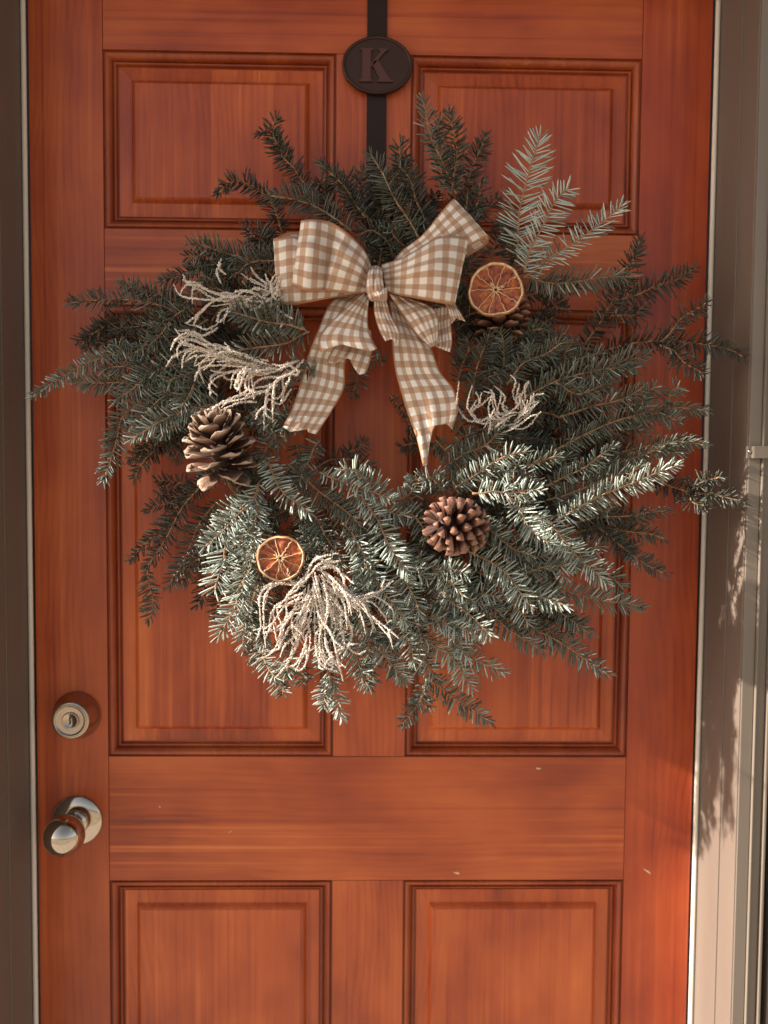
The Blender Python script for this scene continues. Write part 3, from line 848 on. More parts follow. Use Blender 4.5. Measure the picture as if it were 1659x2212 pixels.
# lower left
br('f', 16, .07, .08, .15, '470,1010 420,1065 370,1140 318,1226|318,1228 325,1265 330,1300 318,1340', 15)
br('b', 14, .06, .07, .15, '410,1075 370,1110 325,1165 278,1212', 10)
br('f', 13, .05, .06, .15, '440,1050 395,1070 355,1088 318,1107', 25)
br('f', 16, .07, .08, .15, '470,1080 435,1130 400,1200 368,1268', 15)
br('f', 16, .08, .08, .15, '490,1100 455,1140 425,1200 392,1264', -10)
br('f', 16, .06, .07, .10, '480,1120 460,1200 445,1260 425,1306', 10)
br('f', 16, .06, .07, .10, '500,1200 490,1250 475,1300 462,1335', 10)
br('f', 17, .13, .15, .85, '560,1040 545,1085 510,1115 440,1180', 10, 1.1)
br('f', 22, .14, .15, .92, '500,1150 488,1185 476,1225 466,1278', 0, .9)
br('f', 18, .12, .14, .85, '540,1230 522,1268 502,1318 476,1374', 0, .95)
br('f', 15, .10, .12, .75, '518,1280 524,1320 527,1360 526,1404', 0)
br('f', 16, .13, .15, .85, '555,1070 552,1120 550,1160 546,1196', 0, 1.1)
br('f', 16, .13, .15, .80, '530,1110 525,1150 530,1190 540,1215')
br('f', 16, .12, .14, .70, '545,1150 535,1200 528,1250 526,1300', 8)
br('f', 16, .10, .12, .65, '560,1260 548,1300 542,1340 545,1380', 8)
br('f', 15, .09, .11, .55, '580,1280 570,1330 565,1360 570,1395', 8)
br('f', 16, .13, .15, .85, '574,985 594,1030 622,1072 666,1110', 0, 1.2)
br('f', 17, .12, .14, .55, '620,1000 668,1045 716,1078 782,1142', 0, 1.0)
br('f', 17, .12, .14, .55, '655,1085 690,1130 722,1190 745,1234', 5)
br('f', 17, .12, .13, .60, '700,1060 740,1110 780,1170 800,1215', 5)
br('f', 16, .13, .15, .65, '740,1130 770,1165 800,1215 820,1260', 0)
br('f', 16, .13, .16, .80, '830,1060 800,1040 770,1020 735,1015')
br('f', 15, .13, .15, .80, '690,1020 750,1045 800,1062 850,1078', -25, 1.1)
br('f', 15, .07, .09, .25, '680,1010 730,990 770,995 812,1014', 20)
br('f', 15, .08, .10, .50, '880,1080 910,1065 940,1050 970,1045', 20)
br('f', 15, .11, .13, .70, '850,1085 880,1070 900,1050 895,1030')
br('f', 15, .12, .14, .70, '960,1060 940,1040 925,1030 905,1040')
br('f', 16, .12, .14, .70, '860,1100 900,1120 920,1150 925,1170')
br('f', 15, .09, .11, .60, '935,1050 985,1035 1040,1000 1080,960', -15)
br('f', 15, .12, .15, .75, '980,1055 1035,1020 1085,990 1140,975', 10, 1.1)
br('f', 16, .10, .12, .55, '960,1010 1000,985 1045,960 1080,930', -15)
br('f', 15, .09, .11, .55, '940,950 975,985 990,1010 1000,1040')
br('f', 14, .07, .09, .30, '975,880 1000,925 1010,950 1012,975')
br('f', 16, .11, .13, .60, '1050,1010 1100,1000 1150,1005 1205,985', 15)
br('f', 16, .12, .14, .70, '1020,1110 1060,1150 1100,1180 1150,1195')
br('f', 16, .09, .11, .40, '1050,1190 1100,1180 1160,1195 1200,1225')
br('f', 16, .08, .10, .30, '1040,1200 1090,1215 1130,1225 1175,1235')
# hole's edge
br('f', 14, .04, .05, .40, '775,770 772,800 768,830 764,862', 0, .9)
br('b', 8, .04, .05, .20, '842,852 862,875 880,908 898,945', 0, .8)
br('f', 14, .04, .05, .30, '960,958 930,965 895,960 862,963', 0)
br('f', 12, .05, .06, .40, '790,770 805,775 815,778 830,775')
# left
br('f', 17, .09, .08, .30, '420,690 350,660 290,650 220,650 152,654', 25)
br('b', 16, .08, .08, .30, '420,670 345,640 300,625 260,616', 10)
br('b', 16, .06, .07, .15, '400,720 330,700 240,702 172,738|240,702 210,720 180,755', 10)
br('b', 16, .06, .07, .10, '400,760 330,740 270,730 215,745')
br('b', 12, .07, .10, .80, '340,752 270,758 220,770 165,795 115,828 68,862', 0, 1.1)
br('f', 18, .10, .10, .70, '440,775 365,792 303,826 244,868', -10)
br('f', 17, .09, .10, .50, '400,800 330,795 270,790 228,800', 30)
br('f', 17, .10, .11, .65, '440,820 383,839 328,880 283,948', 8)
br('f', 17, .09, .11, .60, '390,830 330,862 270,900 250,950 228,1034', 0, 1.15)
br('f', 17, .11, .12, .65, '480,870 400,890 340,910 286,950', 15)
br('f', 14, .05, .06, .15, '410,930 350,960 320,990 288,1032', 0)
br('f', 16, .05, .06, .15, '440,900 380,930 330,960 295,975')
br('f', 18, .12, .13, .45, '460,770 430,805 410,845 390,885', 0)
br('f', 16, .09, .11, .45, '410,660 380,685 352,712 327,744', 8)
br('f', 16, .09, .10, .35, '450,690 400,720 340,730 300,760')
br('f', 16, .09, .10, .35, '470,800 420,780 370,770 330,790')
br('b', 15, .07, .08, .15, '520,560 460,575 400,590 346,608', 20)
br('f', 17, .11, .11, .22, '620,560 570,565 530,575 505,590', 25)
br('f', 17, .09, .09, .30, '590,595 530,560 470,540 408,528', 10)
br('f', 15, .08, .08, .30, '540,580 500,565 450,555 402,552', -15)
br('f', 17, .07, .08, .15, '600,580 575,540 555,510 535,492', 15)
br('b', 14, .05, .06, .10, '610,570 590,540 580,520 575,500')
br('f', 19, .15, .15, .40, '655,712 610,698 560,690 505,677', 5)
br('f', 19, .14, .15, .36, '668,716 625,735 580,750 512,757', 0)
br('f', 15, .12, .14, .55, '690,790 650,800 610,815 580,830', 10)
br('f', 17, .11, .12, .60, '680,880 640,900 600,915 560,905', 0)
br('f', 18, .11, .13, .65, '660,900 610,925 585,955 565,990', 0)
br('f', 15, .11, .13, .60, '690,950 670,985 660,1010 645,1040')
br('f', 15, .11, .13, .55, '540,890 560,910 590,930 600,960')
br('f', 15, .10, .12, .45, '640,960 650,990 640,1020 620,1050')
br('f', 16, .09, .11, .35, '500,640 460,620 420,640 390,660')
br('f', 15, .06, .08, .15, '520,640 490,660 460,690 440,730')
br('f', 15, .09, .11, .35, '640,860 600,850 560,850 530,870')
br('f', 15, .08, .09, .25, '700,760 680,800 660,830 640,860')
# filling under the traced branches: short dark shoots round the ring
OUT = [(600, 500), (650, 410), (740, 400), (800, 370), (900, 330), (980, 320), (1030, 420), (1090, 520), (1150, 620), (1250, 700), (1330, 780), (1390, 900), (1420, 1000), (1390, 1100), (1340, 1180), (1290, 1260),
       (1180, 1370), (1050, 1400), (920, 1440), (740, 1480), (600, 1440), (540, 1370), (460, 1260), (370, 1180), (420, 1060), (370, 960), (270, 900), (240, 800), (220, 720), (270, 650), (400, 590), (480, 560), (590, 530)]
HOLE = [(705, 800), (740, 760), (840, 740), (910, 780), (950, 880), (945, 980), (905, 1035), (840, 1035), (760, 1005), (690, 985), (690, 880)]
def inside(p, poly_):
    x, y = p; c = False
    for i in range(len(poly_)):
        (x0, y0), (x1, y1) = poly_[i], poly_[i-1]
        if (y0 > y) != (y1 > y) and x < (x1 - x0) * (y - y0) / (y1 - y0) + x0: c = not c
    return c
auto = False
count = 0
tries = 0
while count < 126 and tries < 6000:
    tries += 1
    th = rnd.uniform(0, 2 * math.pi)
    r = rnd.uniform(0.0, 1.0)
    ca, sa = math.cos(th), math.sin(th)
    cx, cy = 800 + ca * (210 + 230 * r), 890 + sa * (210 + 230 * r)
    ang = th + rnd.gauss(0.15, 0.45)
    Ln = rnd.uniform(90, 170)
    tip = (cx + Ln * math.cos(ang), cy + Ln * math.sin(ang))
    mid = (cx + Ln * 0.5 * math.cos(ang) + rnd.gauss(0, 7), cy + Ln * 0.5 * math.sin(ang) + rnd.gauss(0, 7))
    if not inside(tip, OUT) or inside(tip, HOLE) or inside((cx, cy), HOLE) or inside(mid, HOLE) or not inside((cx, cy), OUT):
        continue
    low = cy > 980
    d0 = rnd.uniform(0.03, 0.075 if not low else 0.095)
    br('f' if rnd.random() < 0.7 else 'b', rnd.uniform(14, 17), d0, d0 + rnd.uniform(0.0, 0.03), rnd.uniform(0.1, 0.45), '%f,%f %f,%f %f,%f' % (cx, cy, *mid, *tip), rnd.gauss(0, 20), 1.0, rnd.choice((1, 2, 2, 3)))
    count += 1
print('branches', len(B))
for b in B:
    branch(*b)
# the ring of vine all of it is wired to
rp = []
for k in range(41):
    a = 2 * math.pi * k / 40
    rp.append(np.array(at(800 + 330 * math.cos(a), 890 + 330 * math.sin(a), 0.045)))
for j in range(3):
    off = [np.array((0.006 * math.cos(k * 0.9 + j * 2.1), 0.006 * math.sin(k * 0.9 + j * 2.1), 0.006 * math.sin(k * 0.7 + j * 2.1))) for k in range(41)]
    v, f = tube([p + q for p, q in zip(rp, off)], [0.004] * 41, 6)
    link('vine', mesh('vine', v, f, M['twig']), wreath)

# ------------------------------------------------------------------ gingham bow
def c4(x, y): return 553 + 0.3646 * x, 414.7 + 0.3646 * y
bow = empty('ribbon_bow', at(812, 612, 0.12), 'tan and white gingham ribbon bow with two long tails at the top of the wreath', 'bow')
def ribbon(name, secs, tend=None, nu=40, nv=16, wrinkle=0.0018, seed=0, parent=bow, uoff=0.0):
    """cloth strip through cross sections ((xa, ya), (xb, yb), depth a, depth b, bulge)"""
    A = np.array([list(at(*c4(*s[0]), s[2] - 0.038)) for s in secs])
    Bp = np.array([list(at(*c4(*s[1]), s[3] - 0.038)) for s in secs])
    Bu = np.array([[s[4]] for s in secs])
    m = len(secs)
    nu = max(nu, 6 * m)
    a = catmull(A, nu); b = catmull(Bp, nu); u_ = catmull(np.hstack([Bu, Bu, Bu]), nu)[:, 0]
    r = np.random.default_rng(seed + 11)
    k1, k2, p1, p2 = r.uniform(5, 9), r.uniform(2, 4), r.uniform(0, 6), r.uniform(0, 6)
    mid = 0.5 * (a + b)
    ul = np.concatenate([[0], np.cumsum(np.linalg.norm(np.diff(mid, axis=0), axis=1))])
    if tend is None: tend = lambda v: 1.0
    V, UV = [], []
    for j in range(nv):
        v = j / (nv - 1)
        te = tend(v)
        for i in range(nu):
            t = i / (nu - 1) * te * (nu - 1)
            i0 = min(int(t), nu - 2); f = t - i0
            pa = a[i0] * (1 - f) + a[i0+1] * f
            pb = b[i0] * (1 - f) + b[i0+1] * f
            bu = u_[i0] * (1 - f) + u_[i0+1] * f
            uu = ul[i0] * (1 - f) + ul[i0+1] * f
            p = pa * (1 - v) + pb * v
            s_ = t / (nu - 1)
            w = wrinkle * (math.sin(k1 * v * 2 + p1 + 3 * s_) * math.sin(k2 * s_ * 3 + p2) + 0.6 * math.sin(23 * v + 5 * s_ * k2 + p2) * 0.5)
            p = p + np.array([0, -1, 0]) * (bu * math.sin(math.pi * v) + w)
            V.append(p); UV.append((uu + uoff, v * 5.0))
    V = np.array(V)
    F = []
    for j in range(nv - 1):
        for i in range(nu - 1):
            F.append((j*nu+i, j*nu+i+1, (j+1)*nu+i+1, (j+1)*nu+i))
    me = mesh(name, V, F, M['gingham'])
    lay = me.uv_layers.new(name='ribbon')
    uvs = np.array([UV[me.loops[l].vertex_index] for l in range(len(me.loops))], dtype=np.float32)
    lay.data.foreach_set('uv', uvs.ravel())
    o = link(name, me, parent)
    so_ = o.modifiers.new('thickness', 'SOLIDIFY'); so_.thickness = 0.0006; so_.offset = 0
    return o
ribbon('loop', [((665, 500), (655, 600), .150, .150, .0), ((500, 400), (440, 632), .166, .166, .006), ((250, 268), (250, 664), .172, .174, .010), ((150, 272), (170, 664), .172, .172, .006), ((104, 276), (130, 660), .163, .163, .0), ((120, 270), (140, 655), .152, .152, -.004), ((215, 238), (230, 640), .148, .146, -.008), ((330, 262), (400, 600), .140, .140, .0), ((620, 480), (630, 580), .140, .140, 0)], seed=1, nu=60)
ribbon('loop', [((690, 455), (655, 598), .166, .168, .004), ((648, 352), (560, 602), .184, .182, .016), ((545, 248), (430, 588), .196, .186, .014), ((435, 178), (400, 582), .190, .182, -.002), ((350, 163), (310, 588), .198, .196, .012), ((276, 170), (222, 553), .190, .190, .004), ((285, 174), (232, 556), .176, .178, -.006), ((400, 210), (390, 545), .168, .168, -.010), ((640, 470), (640, 560), .160, .160, 0)], seed=2, nu=64, wrinkle=.0028)
ribbon('loop', [((742, 432), (772, 585), .166, .166, .004), ((865, 392), (850, 612), .184, .182, .014), ((985, 320), (960, 634), .194, .192, .016), ((1090, 262), (1075, 655), .197, .196, .012), ((1242, 268), (1170, 668), .188, .188, .004), ((1236, 285), (1160, 655), .174, .176, -.006), ((1080, 300), (1060, 610), .168, .168, -.01), ((780, 450), (790, 560), .160, .160, 0)], seed=3, nu=64, wrinkle=.0024)
ribbon('loop', [((790, 440), (830, 540), .148, .148, .0), ((865, 348), (930, 470), .164, .164, .006), ((985, 255), (1080, 410), .172, .170, .008), ((1085, 135), (1225, 340), .176, .174, .008), ((1164, 46), (1371, 268), .172, .174, .004), ((1172, 52), (1356, 318), .158, .160, -.004), ((1120, 110), (1242, 384), .154, .160, -.008), ((1010, 250), (1120, 420), .150, .150, -.006), ((800, 450), (830, 530), .144, .144, 0)], seed=4, nu=60)
jag = lambda n: (lambda v: 1.0 - n * (1 - abs(2 * v - 1)))
ribbon('tail', [((560, 600), (672, 615), .148, .150, .0), ((442, 655), (648, 700), .154, .158, .004), ((375, 800), (612, 830), .158, .160, .006), ((312, 960), (532, 1000), .156, .160, .003), ((275, 1095), (522, 1155), .156, .162, .006), ((215, 1280), (452, 1292), .160, .164, .004), ((146, 1412), (352, 1446), .166, .168, .004)], tend=lambda v: float(np.interp(v, [0, .28, .5, .68, .74, 1], [.975, 1.0, .985, .965, .985, .99])), seed=5, nv=26)
ribbon('tail', [((790, 640), (880, 690), .148, .150, .0), ((806, 770), (962, 830), .154, .158, .005), ((806, 905), (1040, 930), .158, .162, .008), ((826, 1065), (1088, 1060), .160, .164, .004), ((862, 1195), (1172, 1170), .162, .166, .007), ((906, 1335), (1197, 1290), .166, .168, .006), ((955, 1468), (1166, 1405), .174, .168, .003), ((990, 1626), (1160, 1560), .180, .172, .0)], tend=lambda v: float(np.interp(v, [0, .14, .5, .78, 1], [1, 1, .800, .808, .862])), seed=6, nv=26)
ribbon('short_tail', [((640, 598), (668, 640), .164, .166, .0), ((500, 720), (662, 775), .172, .176, .006), ((376, 852), (690, 878), .180, .186, .008), ((380, 955), (735, 950), .186, .192, .004)], tend=lambda v: float(np.interp(v, [0, .40, .85, 1], [.985, .82, .985, .90])), seed=7, nu=30)
ribbon('short_tail', [((560, 800), (682, 820), .156, .158, .0), ((482, 895), (688, 940), .160, .164, .004), ((424, 990), (664, 1040), .166, .170, .006), ((420, 1040), (640, 1100), .168, .172, .0)], tend=lambda v: float(np.interp(v, [0, .18, .5, .85, 1], [.74, .78, .55, .96, .84])), seed=8, nu=30)
ribbon('short_tail', [((698, 640), (772, 640), .168, .168, .0), ((702, 725), (802, 740), .172, .174, .004), ((728, 815), (850, 835), .178, .178, .004), ((765, 885), (846, 910), .182, .180, .0)], tend=jag(.12), seed=9, nu=24)
ribbon('short_tail', [((784, 600), (900, 632), .162, .162, .0), ((880, 742), (1050, 690), .172, .174, .005), ((960, 850), (1082, 790), .180, .178, .004), ((1036, 922), (1070, 908), .184, .180, .0)], seed=10, nu=30)
ribbon('short_tail', [((1050, 690), (1160, 676), .164, .164, .0), ((1060, 800), (1152, 770), .166, .168, -.004), ((1066, 900), (1162, 880), .170, .172, .0), ((1064, 915), (1150, 950), .172, .176, .0)], seed=12, nu=26)
ribbon('short_tail', [((1080, 650), (1170, 652), .164, .164, .0), ((1128, 676), (1196, 690), .170, .172, .003), ((1156, 782), (1242, 768), .178, .182, .0)], tend=jag(.14), seed=13, nu=20)
ribbon('knot', [((676, 440), (742, 445), .160, .160, .004), ((664, 462), (748, 462), .184, .184, .008), ((656, 520), (752, 515), .196, .196, .009), ((655, 585), (762, 575), .200, .200, .009), ((668, 632), (776, 618), .192, .192, .008), ((690, 645), (770, 642), .166, .166, .0)], seed=14, wrinkle=.003, nu=30, uoff=.004)
ribbon('knot_fold', [((690, 590), (775, 565), .204, .200, .002), ((705, 620), (778, 600), .208, .206, .004), ((715, 645), (775, 640), .202, .200, .002), ((725, 640), (770, 640), .190, .190, 0)], seed=15, wrinkle=.002, nu=20, nv=10)

# ------------------------------------------------------------------ pine cones
def spoon(name, L, Wd, th, m, curl, knob=0.0, seed=0):
    """one woody scale: foot at the origin, runs along +Y, upper face +Z"""
    r = random.Random(seed)
    ny, nx = 7, 5
    V, T = [], []
    prof = [0.34, 0.42, 0.62, 0.86, 1.0, 0.92, 0.50]
    for side in (1, -1):
        for j in range(ny):
            y = j / (ny - 1)
            w = Wd * 0.5 * prof[j]
            for i in range(nx):
                x = -1 + 2 * i / (nx - 1)
                z = curl * L * y * y + 0.10 * Wd * x * x * (0.4 + y)
                thick = th * (0.45 + 0.55 * y + knob * max(0, y - 0.6) * 3) * (1 - 0.55 * x * x)
                ye = y - 0.10 * x * x * y + r.uniform(-.02, .02) * (j > 3)
                V.append((x * w, ye * L, z + side * thick * 0.5 + (0.0012 * max(0, 1 - abs(x) * 1.6) * (y > 0.7))))
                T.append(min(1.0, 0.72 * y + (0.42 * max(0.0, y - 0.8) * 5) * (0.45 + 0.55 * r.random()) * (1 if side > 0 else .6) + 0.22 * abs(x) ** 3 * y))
    F = []
    n = ny * nx
    for j in range(ny - 1):
        for i in range(nx - 1):
            a, b, c, d = j*nx+i, j*nx+i+1, (j+1)*nx+i+1, (j+1)*nx+i
            F.append((a, b, c, d)); F.append((n+d, n+c, n+b, n+a))
        F.append((j*nx, (j+1)*nx, n+(j+1)*nx, n+j*nx))
        F.append((j*nx+nx-1, n+j*nx+nx-1, n+(j+1)*nx+nx-1, (j+1)*nx+nx-1))
    for i in range(nx - 1):
        a, b = (ny-1)*nx+i, (ny-1)*nx+i+1
        F.append((a, b, n+b, n+a))
    me = mesh(name, V, F, m)
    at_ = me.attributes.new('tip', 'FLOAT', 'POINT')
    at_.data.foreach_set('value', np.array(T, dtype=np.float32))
    return me
def cone(name, label, centre, axis, Ltot, nsc, L_of, ang_of, W0, meshes, m, core=0.006, group='pine cones wired to the wreath', spread=1.0):
    c = empty(name, centre, label, 'pine cone', group)
    ax = Vector(axis).normalized()
    e1 = ax.orthogonal().normalized(); e2 = ax.cross(e1)
    pts = [np.array(centre + ax * (Ltot * (k / 8 - 0.5))) for k in range(9)]
    v, f = tube(pts, [core * (0.8 + 0.5 * math.sin(math.pi * min(1, 0.25 + k / 9))) for k in range(9)], 8)
    me = mesh('core', v, f, m)
    a_ = me.attributes.new('tip', 'FLOAT', 'POINT'); a_.data.foreach_set('value', np.full(len(v), 0.1, dtype=np.float32))
    link('core', me, c)
    for k in range(nsc):
        t = (k + 0.5) / nsc
        phi = k * 2.399963 + rnd.gauss(0, 0.06)
        rad = e1 * math.cos(phi) + e2 * math.sin(phi)
        al = math.radians(ang_of(t) + rnd.gauss(0, 4))
        d = (rad * math.sin(al) + ax * math.cos(al)).normalized()
        upv = (ax * math.sin(al) - rad * math.cos(al)).normalized()
        xv = d.cross(upv).normalized()
        sc_ = L_of(t) * rnd.uniform(0.92, 1.07)
        o = bpy.data.objects.new('cone_scale', meshes[k % len(meshes)])
        col.objects.link(o)
        o.parent = c
        pos = ax * (Ltot * (t - 0.5)) + rad * core * 0.7
        tw = rnd.gauss(0, 0.12)
        xr = xv * math.cos(tw) + upv * math.sin(tw); ur = upv * math.cos(tw) - xv * math.sin(tw)
        R = Matrix((xr, d, ur)).transposed().to_4x4()
        o.matrix_local = Matrix.Translation(pos) @ R @ Matrix.Diagonal((sc_, sc_, sc_, 1))
    return c
open_scales = [spoon('cone_scale', 1.0, 0.74, 0.034, M['cone'], 0.12, 0.5, s) for s in range(5)]
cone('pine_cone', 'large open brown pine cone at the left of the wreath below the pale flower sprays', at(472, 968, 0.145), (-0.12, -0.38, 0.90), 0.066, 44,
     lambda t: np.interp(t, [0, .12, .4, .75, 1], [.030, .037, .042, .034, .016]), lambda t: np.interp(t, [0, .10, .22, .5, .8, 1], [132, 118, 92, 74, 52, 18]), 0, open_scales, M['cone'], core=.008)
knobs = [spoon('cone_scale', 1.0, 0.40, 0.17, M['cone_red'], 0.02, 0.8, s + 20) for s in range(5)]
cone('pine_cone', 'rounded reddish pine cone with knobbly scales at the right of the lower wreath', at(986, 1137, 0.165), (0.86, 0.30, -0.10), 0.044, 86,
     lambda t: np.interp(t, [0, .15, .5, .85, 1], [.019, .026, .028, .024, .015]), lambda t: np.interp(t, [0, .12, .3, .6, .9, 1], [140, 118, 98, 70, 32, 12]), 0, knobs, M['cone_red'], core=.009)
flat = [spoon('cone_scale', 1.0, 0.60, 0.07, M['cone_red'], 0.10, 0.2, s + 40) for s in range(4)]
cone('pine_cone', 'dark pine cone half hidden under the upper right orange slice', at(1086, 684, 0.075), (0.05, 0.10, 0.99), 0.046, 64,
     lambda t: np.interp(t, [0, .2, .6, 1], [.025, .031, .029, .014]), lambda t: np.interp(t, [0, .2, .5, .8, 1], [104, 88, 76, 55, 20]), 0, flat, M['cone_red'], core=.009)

# ------------------------------------------------------------------ dried orange slices
def orange(label, centre, normal, R, spin, nseg, seed, squash=1.0):
    r = random.Random(seed)
    c = empty('orange_slice', centre, label, 'orange slice', 'dried orange slices on the wreath')
    nz = Vector(normal).normalized()
    ex = Vector((0, 0, 1)).cross(nz).normalized(); ez = nz.cross(ex)
    ph = [r.uniform(0, 6.28) for _ in range(4)]
    def rad(a): return R * (1 + 0.030 * math.sin(2*a + ph[0]) + 0.022 * math.sin(3*a + ph[1]) + 0.012 * math.sin(7*a + ph[2]) + 0.008 * math.sin(13 * a + ph[3]))
    def wz(f, a): return 0.0026 * f * math.sin(2*a + ph[1]) + 0.0016 * f * math.sin(5*a + ph[2])
    def pt(f, a, h):
        q = rad(a) * f
        return tuple(ex * (q * math.cos(a)) + ez * (q * squash * math.sin(a)) + nz * (h + wz(f, a)))
    def lk(name, V, F, m):
        o = link(name, mesh(name, V, F, m), c); o.location = (0, 0, 0); return o
    def ringm(name, prof, m, n=96):
        V, F = [], []
        k = len(prof)
        for i in range(n):
            a = 2 * math.pi * i / n
            for f, h in prof: V.append(pt(f, a, h))
        for i in range(n):
            j = (i + 1) % n
            for q in range(k - 1): F.append((i*k+q, j*k+q, j*k+q+1, i*k+q+1))
        return lk(name, V, F, m)
    T = 0.0030
    ringm('rind', [(0.90, -T), (0.985, -T * 0.9), (1.0, -T * 0.2), (0.995, T * 0.6), (0.975, T * 0.95), (0.958, T * 1.0)], M['rind'])
    ringm('pith', [(0.962, T * 0.92), (0.950, T * 1.08), (0.918, T * 1.0), (0.902, T * 0.45), (0.892, -T*.2)], M['pith'])
    angs = [spin + 2 * math.pi * (k + r.uniform(-0.16, 0.16)) / nseg for k in range(nseg)]
    for k in range(nseg):
        a0, a1 = angs[k], angs[(k + 1) % nseg]
        if a1 < a0: a1 += 2 * math.pi
        V, F = [], []
        nr, na = 9, 7
        dome = r.uniform(-0.0008, 0.0006)
        for i in range(nr):
            f = 0.12 + (0.915 - 0.12) * i / (nr - 1)
            for j in range(na):
                q = j / (na - 1)
                a = a0 + (a1 - a0) * q
                h = -0.0012 + dome * math.sin(math.pi * q) * math.sin(math.pi * i / (nr - 1)) * 2 + r.uniform(-0.0007, 0.0006) + 0.0010 * (abs(2*q - 1) ** 3) * (i > 1)
                V.append(pt(f, a, h))
        for i in range(nr - 1):
            for j in range(na - 1):
                F.append((i*na+j, (i+1)*na+j, (i+1)*na+j+1, i*na+j+1))
        b = len(V)
        V += [tuple(Vector(v) - nz * 0.0022) for v in V[:b]]
        F += [tuple(b + q for q in g)[::-1] for g in F[:(nr-1)*(na-1)]]
        lk('segment', V, F, M['flesh'])
        # wall between two segments: thin crooked ridge
        path = [Vector(pt(0.10 + 0.80 * i / 9, a0 + r.gauss(0, 0.045) * (0 < i < 9), 0.0008 + r.uniform(-.0003, .0003))) for i in range(10)]
        v, f = tube([np.array(p) for p in path], [0.0011, .0008, .0006, .0005, .0005, .0005, .0006, .0006, .0008, .0013], 6)
        lk('membrane', v, f, M['membrane'])
    V, F = [], []
    n = 40
    for i in range(n):
        a = 2 * math.pi * i / n
        st = 1 + 0.25 * math.sin(nseg * a + ph[0]) + 0.1 * math.sin(3 * a)
        for f, h in ((0.055, -0.0012), (0.062, 0.0012), (0.085 * st, 0.0018), (0.125 * st, 0.0012), (0.15 * st, 0.0)): V.append(pt(f, a, h))
    for i in range(n):
        j = (i + 1) % n
        for q in range(4): F.append((i*5+q, j*5+q, j*5+q+1, i*5+q+1))
    lk('pith_core', V, F, M['pith'])
    for a, f, sx_, sz_ in ((angs[0] + 0.32, 0.27, 0.075, 0.045), (angs[3] + 0.25, 0.26, 0.070, 0.035), (angs[6] + 0.3, 0.25, 0.065, 0.035)):
        V, F = [], []
        for i in range(9):
            th = math.pi * i / 8
            for j in range(10):
                p2 = 2 * math.pi * j / 10
                y = -math.cos(th) * sx_ * R
                rr = math.sin(th) * sz_ * R * (1.15 - 0.3 * i / 8)
                loc = Vector(pt(f, a, 0.0006)) + (ex * math.cos(a) + ez * math.sin(a)) * y + (ex * -math.sin(a) + ez * math.cos(a)) * (rr * math.cos(p2)) + nz * (rr * 0.6 * math.sin(p2))
                V.append(tuple(loc))
        for i in range(8):
            for j in range(10):
                F.append((i*10+j, i*10+(j+1) % 10, (i+1)*10+(j+1) % 10, (i+1)*10+j))
        lk('seed', V, F, M['seed'])
    # the back of the slice
    V = [pt(0.93, 2*math.pi*i/48, -T * 0.9) for i in range(48)]
    lk('back_skin', V, [tuple(range(48))[::-1]], M['flesh'])
    return c
orange('larger dried orange slice at the upper right of the wreath beside the bow', at(1071, 626, 0.125), (-0.16, -1.0, 0.05), 0.0325, 0.05, 10, 3, 1.04)
orange('smaller dried orange slice at the lower left above the bleached spray', at(606, 1206, 0.165), (0.05, -1.0, 0.10), 0.0272, 0.35, 9, 8, 1.02)

# ------------------------------------------------------------------ bleached dried flower sprays
def strand_mesh(P, r0, seed):
    r = np.random.default_rng(seed)
    ax = catmull(P, 6)
    Ltot = float(np.sum(np.linalg.norm(np.diff(catmull(P, 30), axis=0), axis=1)))
    n = max(12, int(Ltot / 0.0011))
    ax = catmull(P, n)
    ax = ax + r.normal(0, 0.00025, ax.shape)
    sides = 7
    t = np.linspace(0, 1, n)
    prof = r0 * np.interp(t, [0, .1, .7, 1], [.8, 1.0, .85, .45])
    R = 0.8 * prof[:, None] * r.choice([0.55, 0.8, 1.05, 1.4], size=(n, sides), p=[.3, .25, .25, .2])
    V, F = tube(ax, R, sides)
    # crumbly florets along it
    nb = int(Ltot / 0.00048)
    ti = r.uniform(0.02, 0.99, nb)
    c0 = np.stack([np.interp(ti, t, ax[:, k]) for k in range(3)], 1)
    dv = r.normal(0, 1, (nb, 3)); dv /= np.linalg.norm(dv, axis=1)[:, None]
    pr = np.interp(ti, t, prof)
    c0 = c0 + dv * (pr * r.uniform(0.5, 1.6, nb))[:, None]
    rb = r.uniform(0.00035, 0.00085, nb)[:, None] * (pr / r0)[:, None]
    octa = np.array([[1,0,0],[-1,0,0],[0,1,0],[0,-1,0],[0,0,1],[0,0,-1]], float)
    of = [(0,2,4),(2,1,4),(1,3,4),(3,0,4),(2,0,5),(1,2,5),(3,1,5),(0,3,5)]
    ob = (c0[:, None, :] + rb[:, :, None] * (octa[None] + r.normal(0, .25, (nb, 6, 3)))).reshape(-1, 3)
    b0 = len(V)
    V = np.concatenate([V, ob])
    F = F + [tuple(b0 + 6*i + k for k in g) for i in range(nb) for g in of]
    me = mesh('strand', V, F, M['dry'], smooth=False)
    a_ = me.attributes.new('tone', 'FLOAT', 'POINT')
    tone = np.clip((R / prof[:, None] - 0.55) * 0.45 + r.normal(0, .12, R.shape), 0, 1).ravel()
    tone = np.concatenate([tone, np.repeat(np.clip(r.normal(.72, .22, nb), 0, 1), 6)])
    a_.data.foreach_set('value', tone.astype(np.float32))
    return me
